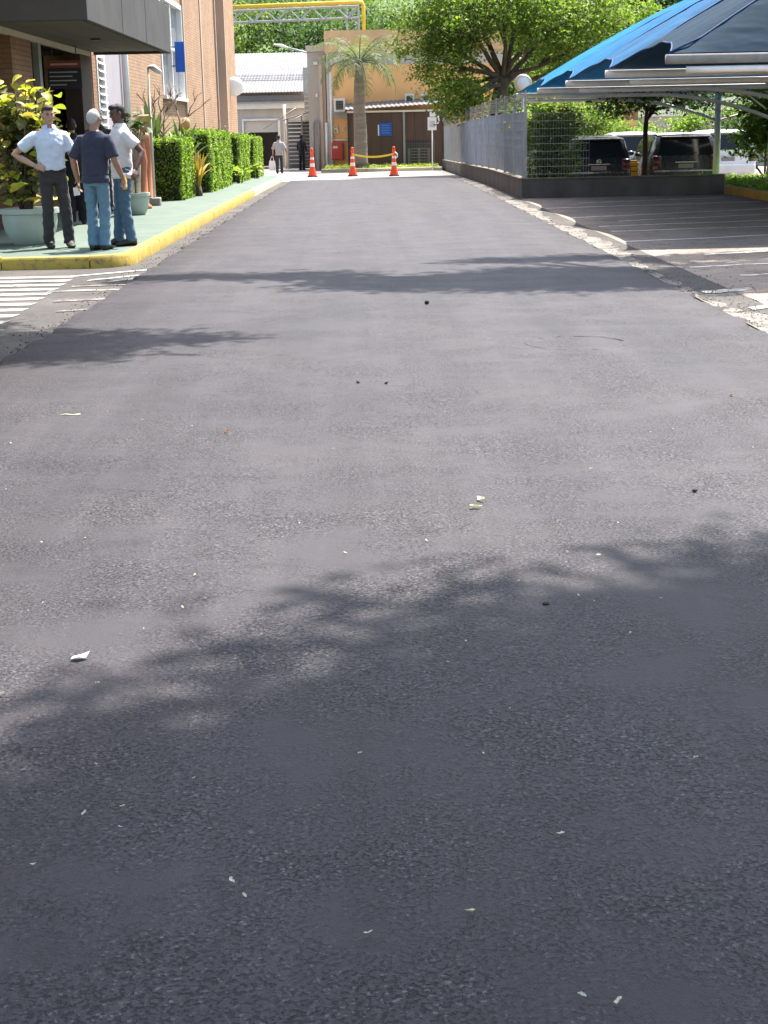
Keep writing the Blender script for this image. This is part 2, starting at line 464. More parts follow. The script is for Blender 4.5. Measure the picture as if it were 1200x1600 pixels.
class MB:
    def __init__(s):
        s.v, s.f = [], []

    def add(s, vs_, fs):
        n = len(s.v)
        s.v += [tuple(p) for p in vs_]
        s.f += [tuple(i + n for i in f) for f in fs]
        return s

    def box(s, x0, x1, y0, y1, z0, z1, bev=0.0):
        if bev:
            b = bev
            vs_ = []
            # chamfered box: 24 verts
            def q(ax):
                pass
            X, Y, Z = (x0, x1), (y0, y1), (z0, z1)
            idx = {}
            for ix in (0, 1):
                for iy in (0, 1):
                    for iz in (0, 1):
                        sx, sy, sz = (1 - 2 * ix), (1 - 2 * iy), (1 - 2 * iz)
                        for k in range(3):
                            p = [X[ix] + sx * b, Y[iy] + sy * b, Z[iz] + sz * b]
                            p[k] = (X[ix], Y[iy], Z[iz])[k]
                            idx[(ix, iy, iz, k)] = len(vs_)
                            vs_.append(tuple(p))
            F = []
            g = idx.get
            for k in range(3):
                for a in (0, 1):
                    o = [i for i in range(3) if i != k]
                    cyc = [(0, 0), (1, 0), (1, 1), (0, 1)]
                    f = []
                    for c in cyc:
                        t = [0, 0, 0]
                        t[k] = a
                        t[o[0]], t[o[1]] = c
                        f.append(idx[(*t, k)])
                    F.append(f if (a == 1) == (k != 1) else f[::-1])
            for k in range(3):          # edges along axis k
                o = [i for i in range(3) if i != k]
                for a in (0, 1):
                    for c in (0, 1):
                        t0 = [0, 0, 0]
                        t0[o[0]], t0[o[1]] = a, c
                        t1 = list(t0)
                        t1[k] = 1
                        f = [idx[(*t0, o[0])], idx[(*t1, o[0])], idx[(*t1, o[1])], idx[(*t0, o[1])]]
                        F.append(f)
            for ix in (0, 1):
                for iy in (0, 1):
                    for iz in (0, 1):
                        F.append([idx[(ix, iy, iz, k)] for k in range(3)])
            return s.add(vs_, F)
        vs_ = [(x0, y0, z0), (x1, y0, z0), (x1, y1, z0), (x0, y1, z0), (x0, y0, z1), (x1, y0, z1), (x1, y1, z1), (x0, y1, z1)]
        return s.add(vs_, [(0, 3, 2, 1), (4, 5, 6, 7), (0, 1, 5, 4), (1, 2, 6, 5), (2, 3, 7, 6), (3, 0, 4, 7)])

    def quad(s, a, b, c, d):
        return s.add([a, b, c, d], [(0, 1, 2, 3)])

    def rings(s, rings, close=True, cap=True):
        n = len(rings[0])
        vs_ = [p for r in rings for p in r]
        fs = []
        for i in range(len(rings) - 1):
            for j in range(n if close else n - 1):
                k = (j + 1) % n
                fs.append((i * n + j, i * n + k, (i + 1) * n + k, (i + 1) * n + j))
        if cap:
            fs.append(tuple(range(n - 1, -1, -1)))
            fs.append(tuple((len(rings) - 1) * n + j for j in range(n)))
        return s.add(vs_, fs)

    def tube(s, pts, rad, seg=8, cap=True, flat=1.0):
        pts = [Vector(p) for p in pts]
        if isinstance(rad, (int, float)):
            rad = [rad] * len(pts)
        up = Vector((0, 0, 1))
        rings = []
        prev = None
        for i, p in enumerate(pts):
            t = (pts[min(i + 1, len(pts) - 1)] - pts[max(i - 1, 0)])
            if t.length < 1e-9:
                t = Vector((0, 0, 1))
            t.normalize()
            if prev is None:
                a = t.cross(up)
                if a.length < 0.05:
                    a = t.cross(Vector((0, 1, 0)))
                a.normalize()
            else:
                a = prev - t * prev.dot(t)
                a.normalize()
            prev = a
            b = t.cross(a)
            r = rad[i]
            rings.append([p + a * (r * math.cos(2 * math.pi * k / seg)) + b * (r * flat * math.sin(2 * math.pi * k / seg)) for k in range(seg)])
        return s.rings(rings, True, cap)

    def lathe(s, prof, c=(0, 0, 0), seg=20, cap=True):
        rings = [[(c[0] + r * math.cos(2 * math.pi * k / seg), c[1] + r * math.sin(2 * math.pi * k / seg), c[2] + z) for k in range(seg)] for r, z in prof]
        return s.rings(rings, True, cap)

    def ell(s, c, r, nu=12, nv=8):
        rings = []
        for i in range(nv + 1):
            th = math.pi * i / nv
            rr = max(0.02, math.sin(th))
            rings.append([(c[0] + r[0] * rr * math.cos(2 * math.pi * k / nu), c[1] + r[1] * rr * math.sin(2 * math.pi * k / nu), c[2] - r[2] * math.cos(th)) for k in range(nu)])
        return s.rings(rings, True, True)

    def mesh(s, name, mat, smooth=False, fix=True):
        me = bpy.data.meshes.new(name)
        me.from_pydata(s.v, [], s.f)
        if mat is not None:
            me.materials.append(mat)
        if fix:
            import bmesh
            bm = bmesh.new()
            bm.from_mesh(me)
            bmesh.ops.recalc_face_normals(bm, faces=bm.faces)
            bm.to_mesh(me)
            bm.free()
        if smooth:
            me.shade_smooth()
        me.update()
        return me

    def build(s, name, mat, parent=None, smooth=False, loc=None, rotz=0.0):
        return link(name, s.mesh(name, mat, smooth), parent, loc, rotz)


def smooth_by_angle(me, ang=35):
    me.shade_smooth()
    try:
        me.set_sharp_from_angle(angle=R(ang))
    except Exception:
        pass
    return me


def np_mesh(name, V, F4, mat):
    """fast quad mesh"""
    me = bpy.data.meshes.new(name)
    nv, nf = len(V), len(F4)
    me.vertices.add(nv)
    me.vertices.foreach_set('co', np.asarray(V, dtype=np.float32).ravel())
    me.loops.add(nf * 4)
    me.loops.foreach_set('vertex_index', np.asarray(F4, dtype=np.int32).ravel())
    me.polygons.add(nf)
    me.polygons.foreach_set('loop_start', np.arange(0, nf * 4, 4, dtype=np.int32))
    me.update(calc_edges=True)
    me.validate()
    me.materials.append(mat)
    return me


def leaf_cloud(name, P, size, mat, rng, aspect=0.5, upbias=0.4, droop=0.0):
    """a folded diamond leaf at each point"""
    n = len(P)
    nrm = rng.normal(size=(n, 3))
    nrm[:, 2] = np.abs(nrm[:, 2]) + upbias
    nrm /= np.linalg.norm(nrm, axis=1)[:, None]
    t = rng.normal(size=(n, 3))
    t[:, 2] -= droop
    t -= nrm * (t * nrm).sum(1)[:, None]
    t /= np.linalg.norm(t, axis=1)[:, None] + 1e-9
    b = np.cross(nrm, t)
    L = size * rng.uniform(0.6, 1.35, size=(n, 1))
    W = L * aspect
    fold = nrm * L * 0.14
    V = np.empty((n, 4, 3))
    V[:, 0] = P - t * L * 0.5
    V[:, 1] = P + b * W * 0.5 + fold
    V[:, 2] = P + t * L * 0.5 - fold * 0.4
    V[:, 3] = P - b * W * 0.5 + fold
    return np_mesh(name, V.reshape(-1, 3), np.arange(n * 4).reshape(-1, 4), mat)


def lobe_points(rng, lobes, n_total, clump=0.35, per=26, shell=0.55):
    """leaf positions gathered in clumps over the shells of several lobes"""
    vol = np.array([l[3] * l[4] * l[5] for l in lobes]) ** (2 / 3)
    share = vol / vol.sum()
    out = []
    for l, sh in zip(lobes, share):
        m = max(3, int(n_total * sh / per))
        d = rng.normal(size=(m, 3))
        d /= np.linalg.norm(d, axis=1)[:, None]
        rad = shell + (1 - shell) * rng.uniform(0, 1, size=(m, 1)) ** 0.6
        c = np.array(l[:3]) + d * rad * np.array(l[3:6])
        p = np.repeat(c, per, axis=0) + rng.normal(size=(m * per, 3)) * clump * np.array([1, 1, 0.62])
        out.append(p)
    return np.concatenate(out)


def tree(name, label, base, trunk_pts, trunk_r, lobes, n, leaf, mat_leaf, mat_bark, seed, clump=0.35, per=26, group=None, limb_r=0.4, aspect=0.5, shell=0.55, cat='tree'):
    rng = np.random.default_rng(seed)
    t = thing(name, label, cat, base, 0, group)
    mb = MB()
    k = len(trunk_pts)
    jit = [Vector(p) for p in trunk_pts]
    mb.tube(jit, [trunk_r * (1.25 if i == 0 else 1 - 0.4 * i / max(1, k - 1)) for i in range(k)], 10)
    mb.build('trunk', mat_bark, t, True)
    top = jit[-1]
    fork = jit[max(0, k - 2)]
    for i, l in enumerate(lobes):
        c = Vector(l[:3])
        st = top if i % 2 == 0 else fork.lerp(top, 0.6)
        mid = st.lerp(c, 0.5) + Vector((rng.uniform(-.2, .2), rng.uniform(-.2, .2), rng.uniform(-.05, .25)))
        q = st.lerp(c, 0.25) + Vector((rng.uniform(-.1, .1), rng.uniform(-.1, .1), .1))
        r0 = trunk_r * limb_r * 1.3
        m2 = MB()
        m2.tube([st, q, mid, st.lerp(c, 0.8), c], [r0, r0 * .8, r0 * .6, r0 * .4, r0 * .2], 7)
        for j in range(4):
            e = c + Vector((rng.uniform(-1, 1) * l[3], rng.uniform(-1, 1) * l[4], rng.uniform(-.5, 1) * l[5])) * 0.75
            m2.tube([mid, mid.lerp(e, 0.5) + Vector((0, 0, .1)), e], [r0 * .42, r0 * .28, r0 * .1], 5)
        m2.build('limb', mat_bark, t, True)
    P = lobe_points(rng, lobes, n, clump, per, shell)
    o = link('crown', leaf_cloud('crown', P, leaf, mat_leaf, rng, aspect), t)
    return t


# ------------------------------------------------------------------ ground, roads, pavements
def strip_sheet(xs0, xs1, ys, z, mat, name):
    """sheet whose left and right edge run over ys, following the slope of the site"""
    mb = MB()
    for i in range(len(ys) - 1):
        mb.quad((xs0, ys[i], z + gz(ys[i])), (xs1, ys[i], z + gz(ys[i])), (xs1, ys[i + 1], z + gz(ys[i + 1])), (xs0, ys[i + 1], z + gz(ys[i + 1])))
    return struct(mb.build(name, mat))


YS = [-20, 10, 20, 30, 42, 50, 60, 70, 80, 100, 122]
strip_sheet(-600, 600, [-80, 42, 122, 1200], -0.36, grass_ground, 'ground')
strip_sheet(-40, 3.30, YS, -0.036, old_asphalt, 'old_pavement')
strip_sheet(3.30, 40, [-20, 10, 20, 33.16], -0.034, lot_asphalt, 'parking_lot')
strip_sheet(3.55, 40, [33.5, 42, 60, 80], -0.285, lot_asphalt, 'rear_car_park')


def ragged(x, y, a=0.02):
    return x + a * (math.sin(y * 7.3) + math.sin(y * 17.1 + 1.3) * 0.7 + math.sin(y * 3.1 + x) * 0.9) + random.uniform(-a, a) * 0.6


mb = MB()
ys = [-6 + 0.15 * i for i in range(int(57.0 / 0.15) + 1)]
rows = []
for y in ys:
    xl, xr = ragged(-2.47, y), ragged(2.80, y, 0.025)
    if y > 46:
        xl -= (y - 46) * 0.02
    row = [(xl - 0.03, y, -0.034 + gz(y)), (xl, y, -0.008 + gz(y))]
    for k in range(1, 8):
        row.append((xl + (xr - xl) * k / 8, y, gz(y) + 0.004 * math.sin(y * .9 + k)))
    row += [(xr, y, -0.008 + gz(y)), (xr + 0.03, y, -0.034 + gz(y))]
    rows.append(row)
last = rows[-1]
rows.append([(p[0], p[1] + 0.06 + random.uniform(-.03, .03), -0.034 + gz(p[1])) for p in last])
mb.rings(rows, close=False, cap=False)
road = struct(mb.build('road', asphalt, None, True))

# faint ring in the new surface over a buried manhole
mb = MB()
segn = 40
for (a0, a1) in ((.2, 1.5), (1.75, 2.3), (2.5, 3.9), (4.15, 4.6), (4.9, 5.9)):
    ri = []
    for k in range(15):
        q = k / 14
        a = a0 + (a1 - a0) * q
        w = (0.004 + 0.012 * math.sin(math.pi * q)) * (1 + .4 * math.sin(k * 1.7 + a0))
        ri.append([(1.40 + rr * math.cos(a), 10.19 + rr * math.sin(a) + .004 * math.sin(9 * a), 0.006 + h * math.sin(math.pi * q)) for rr, h in ((0.335 - w, -0.005), (0.335, 0.0018), (0.346, 0.0018), (0.346 + w, -0.005))])
    mb.rings(ri, close=False, cap=False)
rg = mb.build('manhole_ring', asphalt, road, True)

# light concrete apron past the end of the new asphalt
mb = MB()
for i, y in enumerate([50.4, 54, 58, 62, 66]):
    pass
ya = [50.75, 54, 58, 62, 66.2]
for i in range(4):
    x0 = -2.95 if i < 1 else -7.2
    mb.quad((x0, ya[i], -0.030 + gz(ya[i])), (3.2, ya[i], -0.030 + gz(ya[i])), (3.2, ya[i + 1], -0.030 + gz(ya[i + 1])), (x0, ya[i + 1], -0.030 + gz(ya[i + 1])))
struct(mb.build('concrete_apron', light_concrete))
strip_sheet(-12, -2.0, [66.2, 72, 84], -0.028, light_concrete, 'yard_pavement')

# green sidewalk with its kerb stones
KX = -2.78
outer = [(-14.0, 17.50), (-3.25, 17.50)]
for k in range(1, 8):
    a = -math.pi / 2 + math.pi / 2 * k / 7
    outer.append((-3.25 + 0.45 * math.cos(a), 17.95 + 0.45 * math.sin(a)))
outer += [(-2.80, y) for y in (20, 24, 30, 36, 42)] + [(-2.86, 50), (-3.0, 55.5)]
top = [(x + (0.14 if y < 17.6 and x < -3.2 else 0) * 0, y) for x, y in outer]
mb = MB()
inner = [(-14.0, 17.64), (-3.25, 17.64)]
for k in range(1, 8):
    a = -math.pi / 2 + math.pi / 2 * k / 7
    inner.append((-3.25 + 0.31 * math.cos(a), 17.95 + 0.31 * math.sin(a)))
inner += [(-2.94, y) for y in (20, 24, 30, 36, 42)] + [(-3.0, 50), (-3.14, 55.5)]
for i in range(1, len(inner) - 1):
    (x0, y0), (x1, y1) = inner[i], inner[i + 1]
    mb.quad((-5.9, y0, 0.098 + gz(y0)), (x0, y0, 0.098 + gz(y0)), (x1, y1, 0.098 + gz(y1)), (-5.9, y1, 0.098 + gz(y1)))
mb.quad((-14, 17.64, 0.098), (-5.9, 17.64, 0.098), (-5.9, 60, 0.098 + gz(60)), (-14, 60, 0.098 + gz(60)))
mb.quad((-5.9, 55.5, 0.098 + gz(55.5)), (-3.14, 55.5, 0.098 + gz(55.5)), (-3.14, 55.52, -0.03 + gz(55.5)), (-5.9, 55.52, -0.03 + gz(55.5)))
sidewalk = struct(mb.build('sidewalk', green_paint))
kerb = struct(link('kerb', None))


def kerb_run(path_o, path_i, step, parent, ztop=0.110, zbot=-0.05, mats=None, name='kerb_stone'):
    """individual stones between an outer and an inner line"""
    def walk(path):
        L = [0]
        for i in range(len(path) - 1):
            L.append(L[-1] + math.dist(path[i], path[i + 1]))
        return L
    Lo = walk(path_o)
    tot = Lo[-1]

    def pt(path, L, s):
        for i in range(len(L) - 1):
            if s <= L[i + 1] + 1e-9:
                t = (s - L[i]) / max(1e-9, L[i + 1] - L[i])
                return (path[i][0] + (path[i + 1][0] - path[i][0]) * t, path[i][1] + (path[i + 1][1] - path[i][1]) * t)
        return path[-1]
    s = 0.0
    while s < tot - 0.05:
        e = min(tot, s + step * random.uniform(0.93, 1.07))
        nseg = 4
        g = 0.006
        rings = []
        dz = random.uniform(-0.006, 0.006)
        for k in range(nseg + 1):
            u = (s + g) + (e - s - 2 * g) * k / nseg
            # same parameter on the inner line by segment index
            o = pt(path_o, Lo, u)
            for i in range(len(Lo) - 1):
                if u <= Lo[i + 1] + 1e-9:
                    t = (u - Lo[i]) / max(1e-9, Lo[i + 1] - Lo[i])
                    a, b = path_i[i], path_i[i + 1]
                    q = (a[0] + (b[0] - a[0]) * t, a[1] + (b[1] - a[1]) * t)
                    break
            zz = gz(o[1])
            d = (q[0] - o[0], q[1] - o[1])
            w = random.uniform(-.004, .004)
            rings.append([(o[0], o[1], zbot + zz), (o[0] + d[0] * .02, o[1] + d[1] * .02, ztop - .03 + zz + dz + w), (o[0] + d[0] * .18, o[1] + d[1] * .18, ztop + zz + dz + w), (q[0], q[1], ztop + zz + dz), (q[0], q[1], zbot + zz)])
        mb = MB().rings(rings, True, True)
        ymid = pt(path_o, Lo, (s + e) / 2)[1]
        mt = mats(ymid) if mats else yellow_kerb
        me = mb.mesh(name, mt)
        smooth_by_angle(me, 40)
        link(name, me, parent)
        s = e


kerb_run(outer[1:], inner[1:], 1.0, kerb, mats=lambda y: yellow_kerb if y < 38 else pale_kerb)
kerb_run([(-8.3, 17.5), (-3.25, 17.5)], [(-8.3, 17.64), (-3.25, 17.64)], 1.0, kerb)

# raised island corner by the side road, with its own kerb
isl = struct(link('traffic_island', None))
MB().add([(-9, 4, .10), (-3.05, 4, .10), (-3.05, 10.9, .10), (-3.3, 11.35, .10), (-9, 11.4, .10)], [(0, 1, 2, 3, 4)]).build('paving', concrete, isl)
kerb_run([(-2.87, 4), (-2.87, 11.15), (-3.2, 11.6), (-9, 11.65)], [(-3.02, 4), (-3.02, 11.05), (-3.27, 11.45), (-9, 11.5)], 1.0, isl, ztop=0.12)

# crosswalk bars over the side road
cw = struct(link('crosswalk', None))
for i in range(10):
    y = 16.50 - i * 0.442 - 0.012 * i
    x1 = -3.24 + 0.022 * i
    MB().quad((-8.5, y - 0.10, -0.031), (x1, y - 0.13, -0.031), (x1 + .03, y + 0.08, -0.031), (-8.5, y + 0.11, -0.031)).build('crosswalk_bar', white_line, cw)
for (a, b, w, m) in [((-3.22, 16.55), (-2.40, 17.25), .15, white_line), ((-3.0, 15.98), (-2.46, 16.56), .15, white_line), ((-2.75, 15.78), (-2.48, 16.1), .12, white_line),
                     ((-3.2, 14.9), (-2.46, 14.95), .16, worn_line), ((-2.95, 13.95), (-2.46, 14.1), .16, worn_line), ((-3.05, 15.35), (-2.5, 15.45), .13, worn_line), ((-2.75, 13.1), (-2.43, 13.25), .12, worn_line)]:
    MB().quad((a[0], a[1] - w / 2, -0.0305), (b[0], b[1] - w / 2, -0.0305), (b[0], b[1] + w / 2, -0.0305), (a[0], a[1] + w / 2, -0.0305)).build('faded_bar', m, cw)

# concrete gutter slabs along the right edge
gut = struct(link('gutter', None))
y = 4.0
while y < 49:
    L = random.uniform(0.85, 1.1)
    z = random.uniform(-.029, -.021)
    n = 8
    rr = []
    for k in range(n + 1):
        yy = y + 0.004 + (L - .008) * k / n
        zz = gz(yy) + z
        worn = .16 * max(0, math.sin(yy * .55 + .6)) ** 3 + (.12 if 14.0 < yy < 17.5 else 0)
        a = 2.835
        b = 3.10 - worn + .05 * math.sin(yy * 2.3) + .035 * math.sin(yy * 7.1) + random.uniform(-.025, .025)
        rr.append([(a, yy, zz - .03), (a, yy, zz), ((a + b) / 2, yy, zz - .008), (b - .03, yy, zz + .002), (b, yy, zz - .008), (b, yy, zz - .03)])
    MB().rings(rr, True, True).build('gutter_slab', gutter_mat, gut)
    y += L

# loose broken concrete where the gutter has crumbled
rng = np.random.default_rng(5)
mb = MB()
for i in range(900):
    x, y = 2.86 + abs(rng.normal(0, .28)), rng.choice([rng.uniform(6, 34), rng.uniform(11, 15)])
    r = rng.uniform(.003, .009)
    mb.ell((x, y, -.024 + r * .4), (r, r * rng.uniform(.6, 1.2), r * .6), 5, 3)
stuff(tag(mb.build('rubble', gutter_mat), 'crumbled pale concrete rubble along the right edge of new asphalt', 'rubble'))

mb = MB()
for i in range(500):
    x, y = -2.5 - abs(rng.normal(0, .14)), rng.uniform(9, 30)
    r = rng.uniform(.003, .009)
    mb.ell((x, y, -.031 + r * .4), (r, r * rng.uniform(.6, 1.2), r * .6), 5, 3)
stuff(tag(mb.build('grit', old_asphalt), 'dark loose grit along the left edge of new asphalt', 'grit'))

# white bay lines on the right, brightened to double as sun stripes between tents
lot_marks = struct(link('bay_markings', None))
for (a, b, w, m) in [((3.34, 28.75), (7.6, 29.6), .12, bay_line), ((3.42, 25.5), (7.6, 27.2), .12, bay_line), ((4.0, 24.3), (7.6, 25.7), .10, bay_line), ((3.50, 23.1), (7.6, 24.0), .11, bay_line),
                     ((3.50, 21.9), (7.6, 22.6), .11, bay_line), ((3.34, 19.85), (7.6, 21.2), .11, bay_line), ((3.90, 17.6), (7.0, 18.5), .10, bay_line), ((4.2, 30.5), (7.4, 31.6), .10, bay_line),
                     ((3.0, 13.5), (3.5, 13.75), .18, white_line), ((3.30, 12.85), (4.6, 14.2), .20, white_line), ((3.10, 12.2), (4.6, 13.3), .16, white_line), ((3.4, 16.0), (5.5, 16.6), .09, bay_line), ((3.7, 15.0), (4.5, 15.2), .07, bay_line)]:
    n = 8
    r0 = []
    for k in range(n + 1):
        x = a[0] + (b[0] - a[0]) * k / n
        y = a[1] + (b[1] - a[1]) * k / n + 0.03 * math.sin(k * 1.9 + a[1])
        r0.append([(x, y - w * .6, -0.0295), (x, y + w * .6, -0.0295)])
    MB().rings(r0, False, False).build('bay_line', m, lot_marks)


# ------------------------------------------------------------------ left building
WX = -5.35
bld = thing('office_building', 'tan brick office building with concrete entrance canopy along green sidewalk', 'building')


def part(name, mat, parent, *boxes, bev=0.0, smooth=False):
    mb = MB()
    for b in boxes:
        mb.box(*b, bev)
    return mb.build(name, mat, parent)


# brick wall sections, pilasters and recess
part('brick_wall', brick, bld, (-14, WX, 34.45, 40.75, 0, 10))
part('brick_wall', brick, bld, (-14, WX, 40.75, 45.6, 0, 2.42), (-14, WX, 40.75, 45.6, 5.1, 10))
part('brick_wall', brick, bld, (-14, WX + .05, 45.75, 50.2, 0, 10))
part('brick_wall', brick, bld, (-14, WX, 50.5, 55.5, -.2, 10))
part('brick_wall', brick, bld, (-14, WX - .35, 55.5, 58.2, -.2, 3.05), (-14, WX - .35, 55.5, 58.2, 4.55, 10))
part('brick_wall', brick, bld, (-14, WX + .10, 58.2, 62.6, -.2, 10))
for y0, y1, x in ((45.6, 45.75, WX + .07), (50.2, 50.5, WX + .08), (34.2, 34.45, WX + .04), (55.42, 55.58, WX + .06), (58.12, 58.3, WX + .13)):
    part('pilaster_strip', plaster_strip, bld, (-6, x, y0, y1, -.1, 10))
w = part('slot_window', door_glass, bld, (WX - .6, WX - .42, 55.5, 58.2, 3.05, 4.55))
# big framed window beyond the canopy
w = part('window', window_glass, bld, (WX - .2, WX - .12, 40.8, 45.55, 2.45, 5.05))
part('frame', white_paint, w, (WX - .15, WX + .03, 40.76, 40.9, 2.5, 5.09), (WX - .15, WX + .03, 45.46, 45.59, 2.5, 5.09), (WX - .15, WX + .03, 40.9, 45.46, 4.96, 5.09), (WX - .15, WX, 43.1, 43.2, 2.5, 4.96), (WX - .15, WX, 40.9, 43.1, 3.75, 3.82), (WX - .15, WX, 43.2, 45.46, 3.75, 3.82))
part('sill', white_paint, w, (WX - .2, WX + .12, 40.7, 45.59, 2.40, 2.49))
# entrance bay under the canopy
part('brick_pillar', brick_dark, bld, (-6.0, WX, 23.6, 25.0, .098, 3.0))
part('brick_pillar', brick_dark, bld, (-6.0, WX, 20.6, 21.9, .098, 3.0))
part('steel_post', grey_metal, bld, (WX - .10, WX, 25.55, 25.75, .098, 3.0))
gl = part('glass_front', door_glass, bld, (-6.32, -6.28, 21.9, 30.0, .098, 3.0))
fr = MB()
for y in (22.0, 25.1, 27.0, 28.4, 29.9):
    fr.box(-6.27, -6.19, y - .04, y + .04, .098, 3.0)
fr.box(-6.265, -6.20, 22.04, 29.86, 2.15, 2.22)
fr.build('frame', dark_frame, gl)
part('back_wall', orange_dull, bld, (-6.25, WX - .02, 30.3, 30.45, .098, 3.0))
dr = part('door', dark_frame, bld, (-6.1, -5.95, 30.20, 30.295, .098, 2.3), (-5.5, -5.38, 30.20, 30.295, .098, 2.3), (-6.1, -5.38, 30.20, 30.295, 2.3, 2.4))
part('pane', door_glass, dr, (-5.95, -5.5, 30.23, 30.27, .098, 2.3))
part('door_jamb', M('dark_brown_jamb', (0.06, 0.035, 0.025), 0.7), bld, (WX - .3, WX + .02, 29.1, 30.2, .098, 3.0))
part('brick_jamb', brick_dark, bld, (-7, WX, 30.45, 30.9, .098, 3.4))
lv = part('louvre_window', white_paint, bld, (WX - .14, WX + .02, 30.9, 31.0, .9, 3.1), (WX - .14, WX + .02, 31.75, 31.85, .9, 3.1), (WX - .14, WX + .02, 31.0, 31.75, .9, 1.0), (WX - .14, WX + .02, 31.0, 31.75, 3.0, 3.1))
for k in range(13):
    mb = MB()
    z = 1.06 + k * .15
    mb.add([(WX + .06, 31.01, z), (WX - .08, 31.01, z + .10), (WX - .08, 31.74, z + .10), (WX + .06, 31.74, z), (WX + .06, 31.01, z + .012), (WX - .08, 31.01, z + .112), (WX - .08, 31.74, z + .112), (WX + .06, 31.74, z + .012)],
           [(0, 1, 2, 3), (4, 7, 6, 5), (0, 3, 7, 4), (1, 5, 6, 2), (0, 4, 5, 1), (3, 2, 6, 7)])
    mb.build('slat', white_paint, lv)
part('wall_behind_louvre', dark_frame, bld, (-7, WX - .16, 30.9, 31.85, .098, 3.4))
part('wall_panel', lilac_panel, bld, (-7, WX, 31.85, 34.2, .098, 3.6))
mb = MB().tube([(WX + .10, 34.05, .13), (WX + .10, 34.05, 6)], .06, 8)
mb.build('downpipe', white_paint, bld, True)
part('upper_wall', brick, bld, (-14, WX, 18.0, 34.2, 3.6, 10))
part('parapet_band', plaster_strip, bld, (-14, WX + .12, 34.0, 62.7, 10, 10.3))
# canopy: slab with separate fascia panels and soffit boards
cn = part('canopy', fascia_concrete, bld, (-13.9, -3.92, 21.62, 30.4, 3.10, 3.80))
ysj = [21.5, 24.6, 27.2, 30.5]
for i in range(3):
    part('fascia_panel', fascia_concrete, cn, (-3.92, -3.80, ysj[i] + .012, ysj[i + 1] - .012, 3.0, 3.88), bev=.012)
for i, (a, b) in enumerate(((-3.81, -6.4), (-6.4, -9.0), (-9.0, -11.6))):
    part('fascia_panel', fascia_concrete, cn, (b + .012, a - .012, 21.5, 21.62, 3.0, 3.88), bev=.012)
part('fascia_panel', fascia_concrete, cn, (-5.3, -3.925, 30.4, 30.5, 3.0, 3.88), bev=.01)
for k in range(15):
    x1 = -3.93 - k * .105
    y0 = 21.63
    part('soffit_board', soffit_mat, cn, (x1 - .098, x1, y0, 30.38, 3.05 + random.uniform(-.004, .004), 3.095))
part('soffit_light', dark_frame, cn, (-4.6, -4.45, 26.2, 26.35, 3.02, 3.045))
part('edge_trim', cream_paint, bld, (WX - .06, WX + .03, 22.0, 30.2, 2.96, 3.045))

# wall sign seen edge-on beyond the canopy
sg = thing('projecting_sign', 'small blue projecting sign on brick wall past the canopy corner', 'sign', (WX, 43, 3.1))
part('panel', sign_blue, sg, (.10, .36, -.04, .04, .05, .86), bev=.01)
for z in (.2, .7):
    part('bracket', dark_frame, sg, (-.01, .12, -.015, .015, z, z + .03))

# hanging boards by the entrance
for (x0, x1, y, z0, z1, lab) in ((-5.52, -4.93, 27.0, 2.27, 2.74, 'dark notice board with red header hanging beside the glass entrance'), (-5.98, -5.41, 24.2, 2.12, 2.62, 'dark notice board with red header cut by the left picture edge')):
    o = thing('notice_board', lab, 'sign', ((x0 + x1) / 2, y, z0), 0, 'hanging notice boards')
    hw, h = (x1 - x0) / 2, z1 - z0
    b = part('panel', sign_dark, o, (-hw, hw, -.015, .015, 0, h - .12))
    part('header', sign_red, o, (-hw, hw, -.018, .018, h - .12, h))
    for k, (wd, zz) in enumerate(((.92, .27), (.75, .20), (.88, .13), (.55, .06))):
        part('print_line', sign_print, o, (-hw * .9, -hw * .9 + 2 * hw * wd * .9, -.019, -.0155, zz, zz + .018))
    part('print_line', sign_print, o, (-hw * .8, hw * .8, -.022, -.0185, h - .075, h - .045))
    for sx_ in (-.7, .7):
        part('hanger', dark_frame, o, (hw * sx_, hw * sx_ + .015, -.006, .006, h, 3.0 - z0))

# round white dish on the far corner of the brick building
o = thing('wall_dish', 'round white dish fixed to far corner of brick building', 'dish', (-5.1, 60.0, 3.25))
mb = MB()
prof = [(0.02, .10), (.2, .07), (.34, .02), (.36, 0), (.33, .0), (.2, .05), (.02, .08)]
me = mb.lathe(prof, seg=24).mesh('dish', white_paint, True)
d = link('dish', me, o)
d.rotation_euler = (R(90), 0, R(20))
MB().tube([(-.12, .05, -.05), (0, .02, 0)], .03, 6).build('arm', grey_metal, o)


# ------------------------------------------------------------------ end of the road: sheds and orange building
ob = thing('orange_building', 'two storey orange building with pale band at end of road', 'building')
part('wall', orange_plaster, ob, (-1.75, 6.4, 72.0, 80, -.5, 4.45))
part('pale_band', pale_plaster, ob, (-1.75, 6.4, 72.04, 80, 4.45, 5.05))
part('parapet', orange_dull, ob, (-1.90, 6.4, 71.9, 80, 5.05, 6.0))
part('paint_patch', pale_plaster, ob, (-1.70, -.85, 71.985, 72.0, 2.05, 2.55))
part('corner_trim', pale_plaster, ob, (-1.85, -1.73, 71.93, 72.02, -.3, 5.05))
for x, y1, ln in ((-1.66, 71.9, 0), (-1.9, 71.85, 1)):
    MB().tube([(x, 71.85, -.1 if ln else .02), (x, 71.85, 4.2 if not ln else 1.9)], .055, 8).build('drain_pipe', white_paint, ob, True)
MB().tube([(-1.66, 71.85, .02), (-1.70, 71.85, -.08), (-1.78, 71.85, -.12), (-1.86, 71.85, -.08), (-1.9, 71.85, .02)], .055, 8).build('pipe_bend', white_paint, ob, True)
mb = MB()
for (cz, rx, rz) in ((1.70, .085, .085), (1.52, .10, .10)):
    mb.tube([(-1.46 + rx * math.cos(a), 71.97, cz + rz * math.sin(a)) for a in [2 * math.pi * k / 18 for k in range(19)]], .035, 6, True)
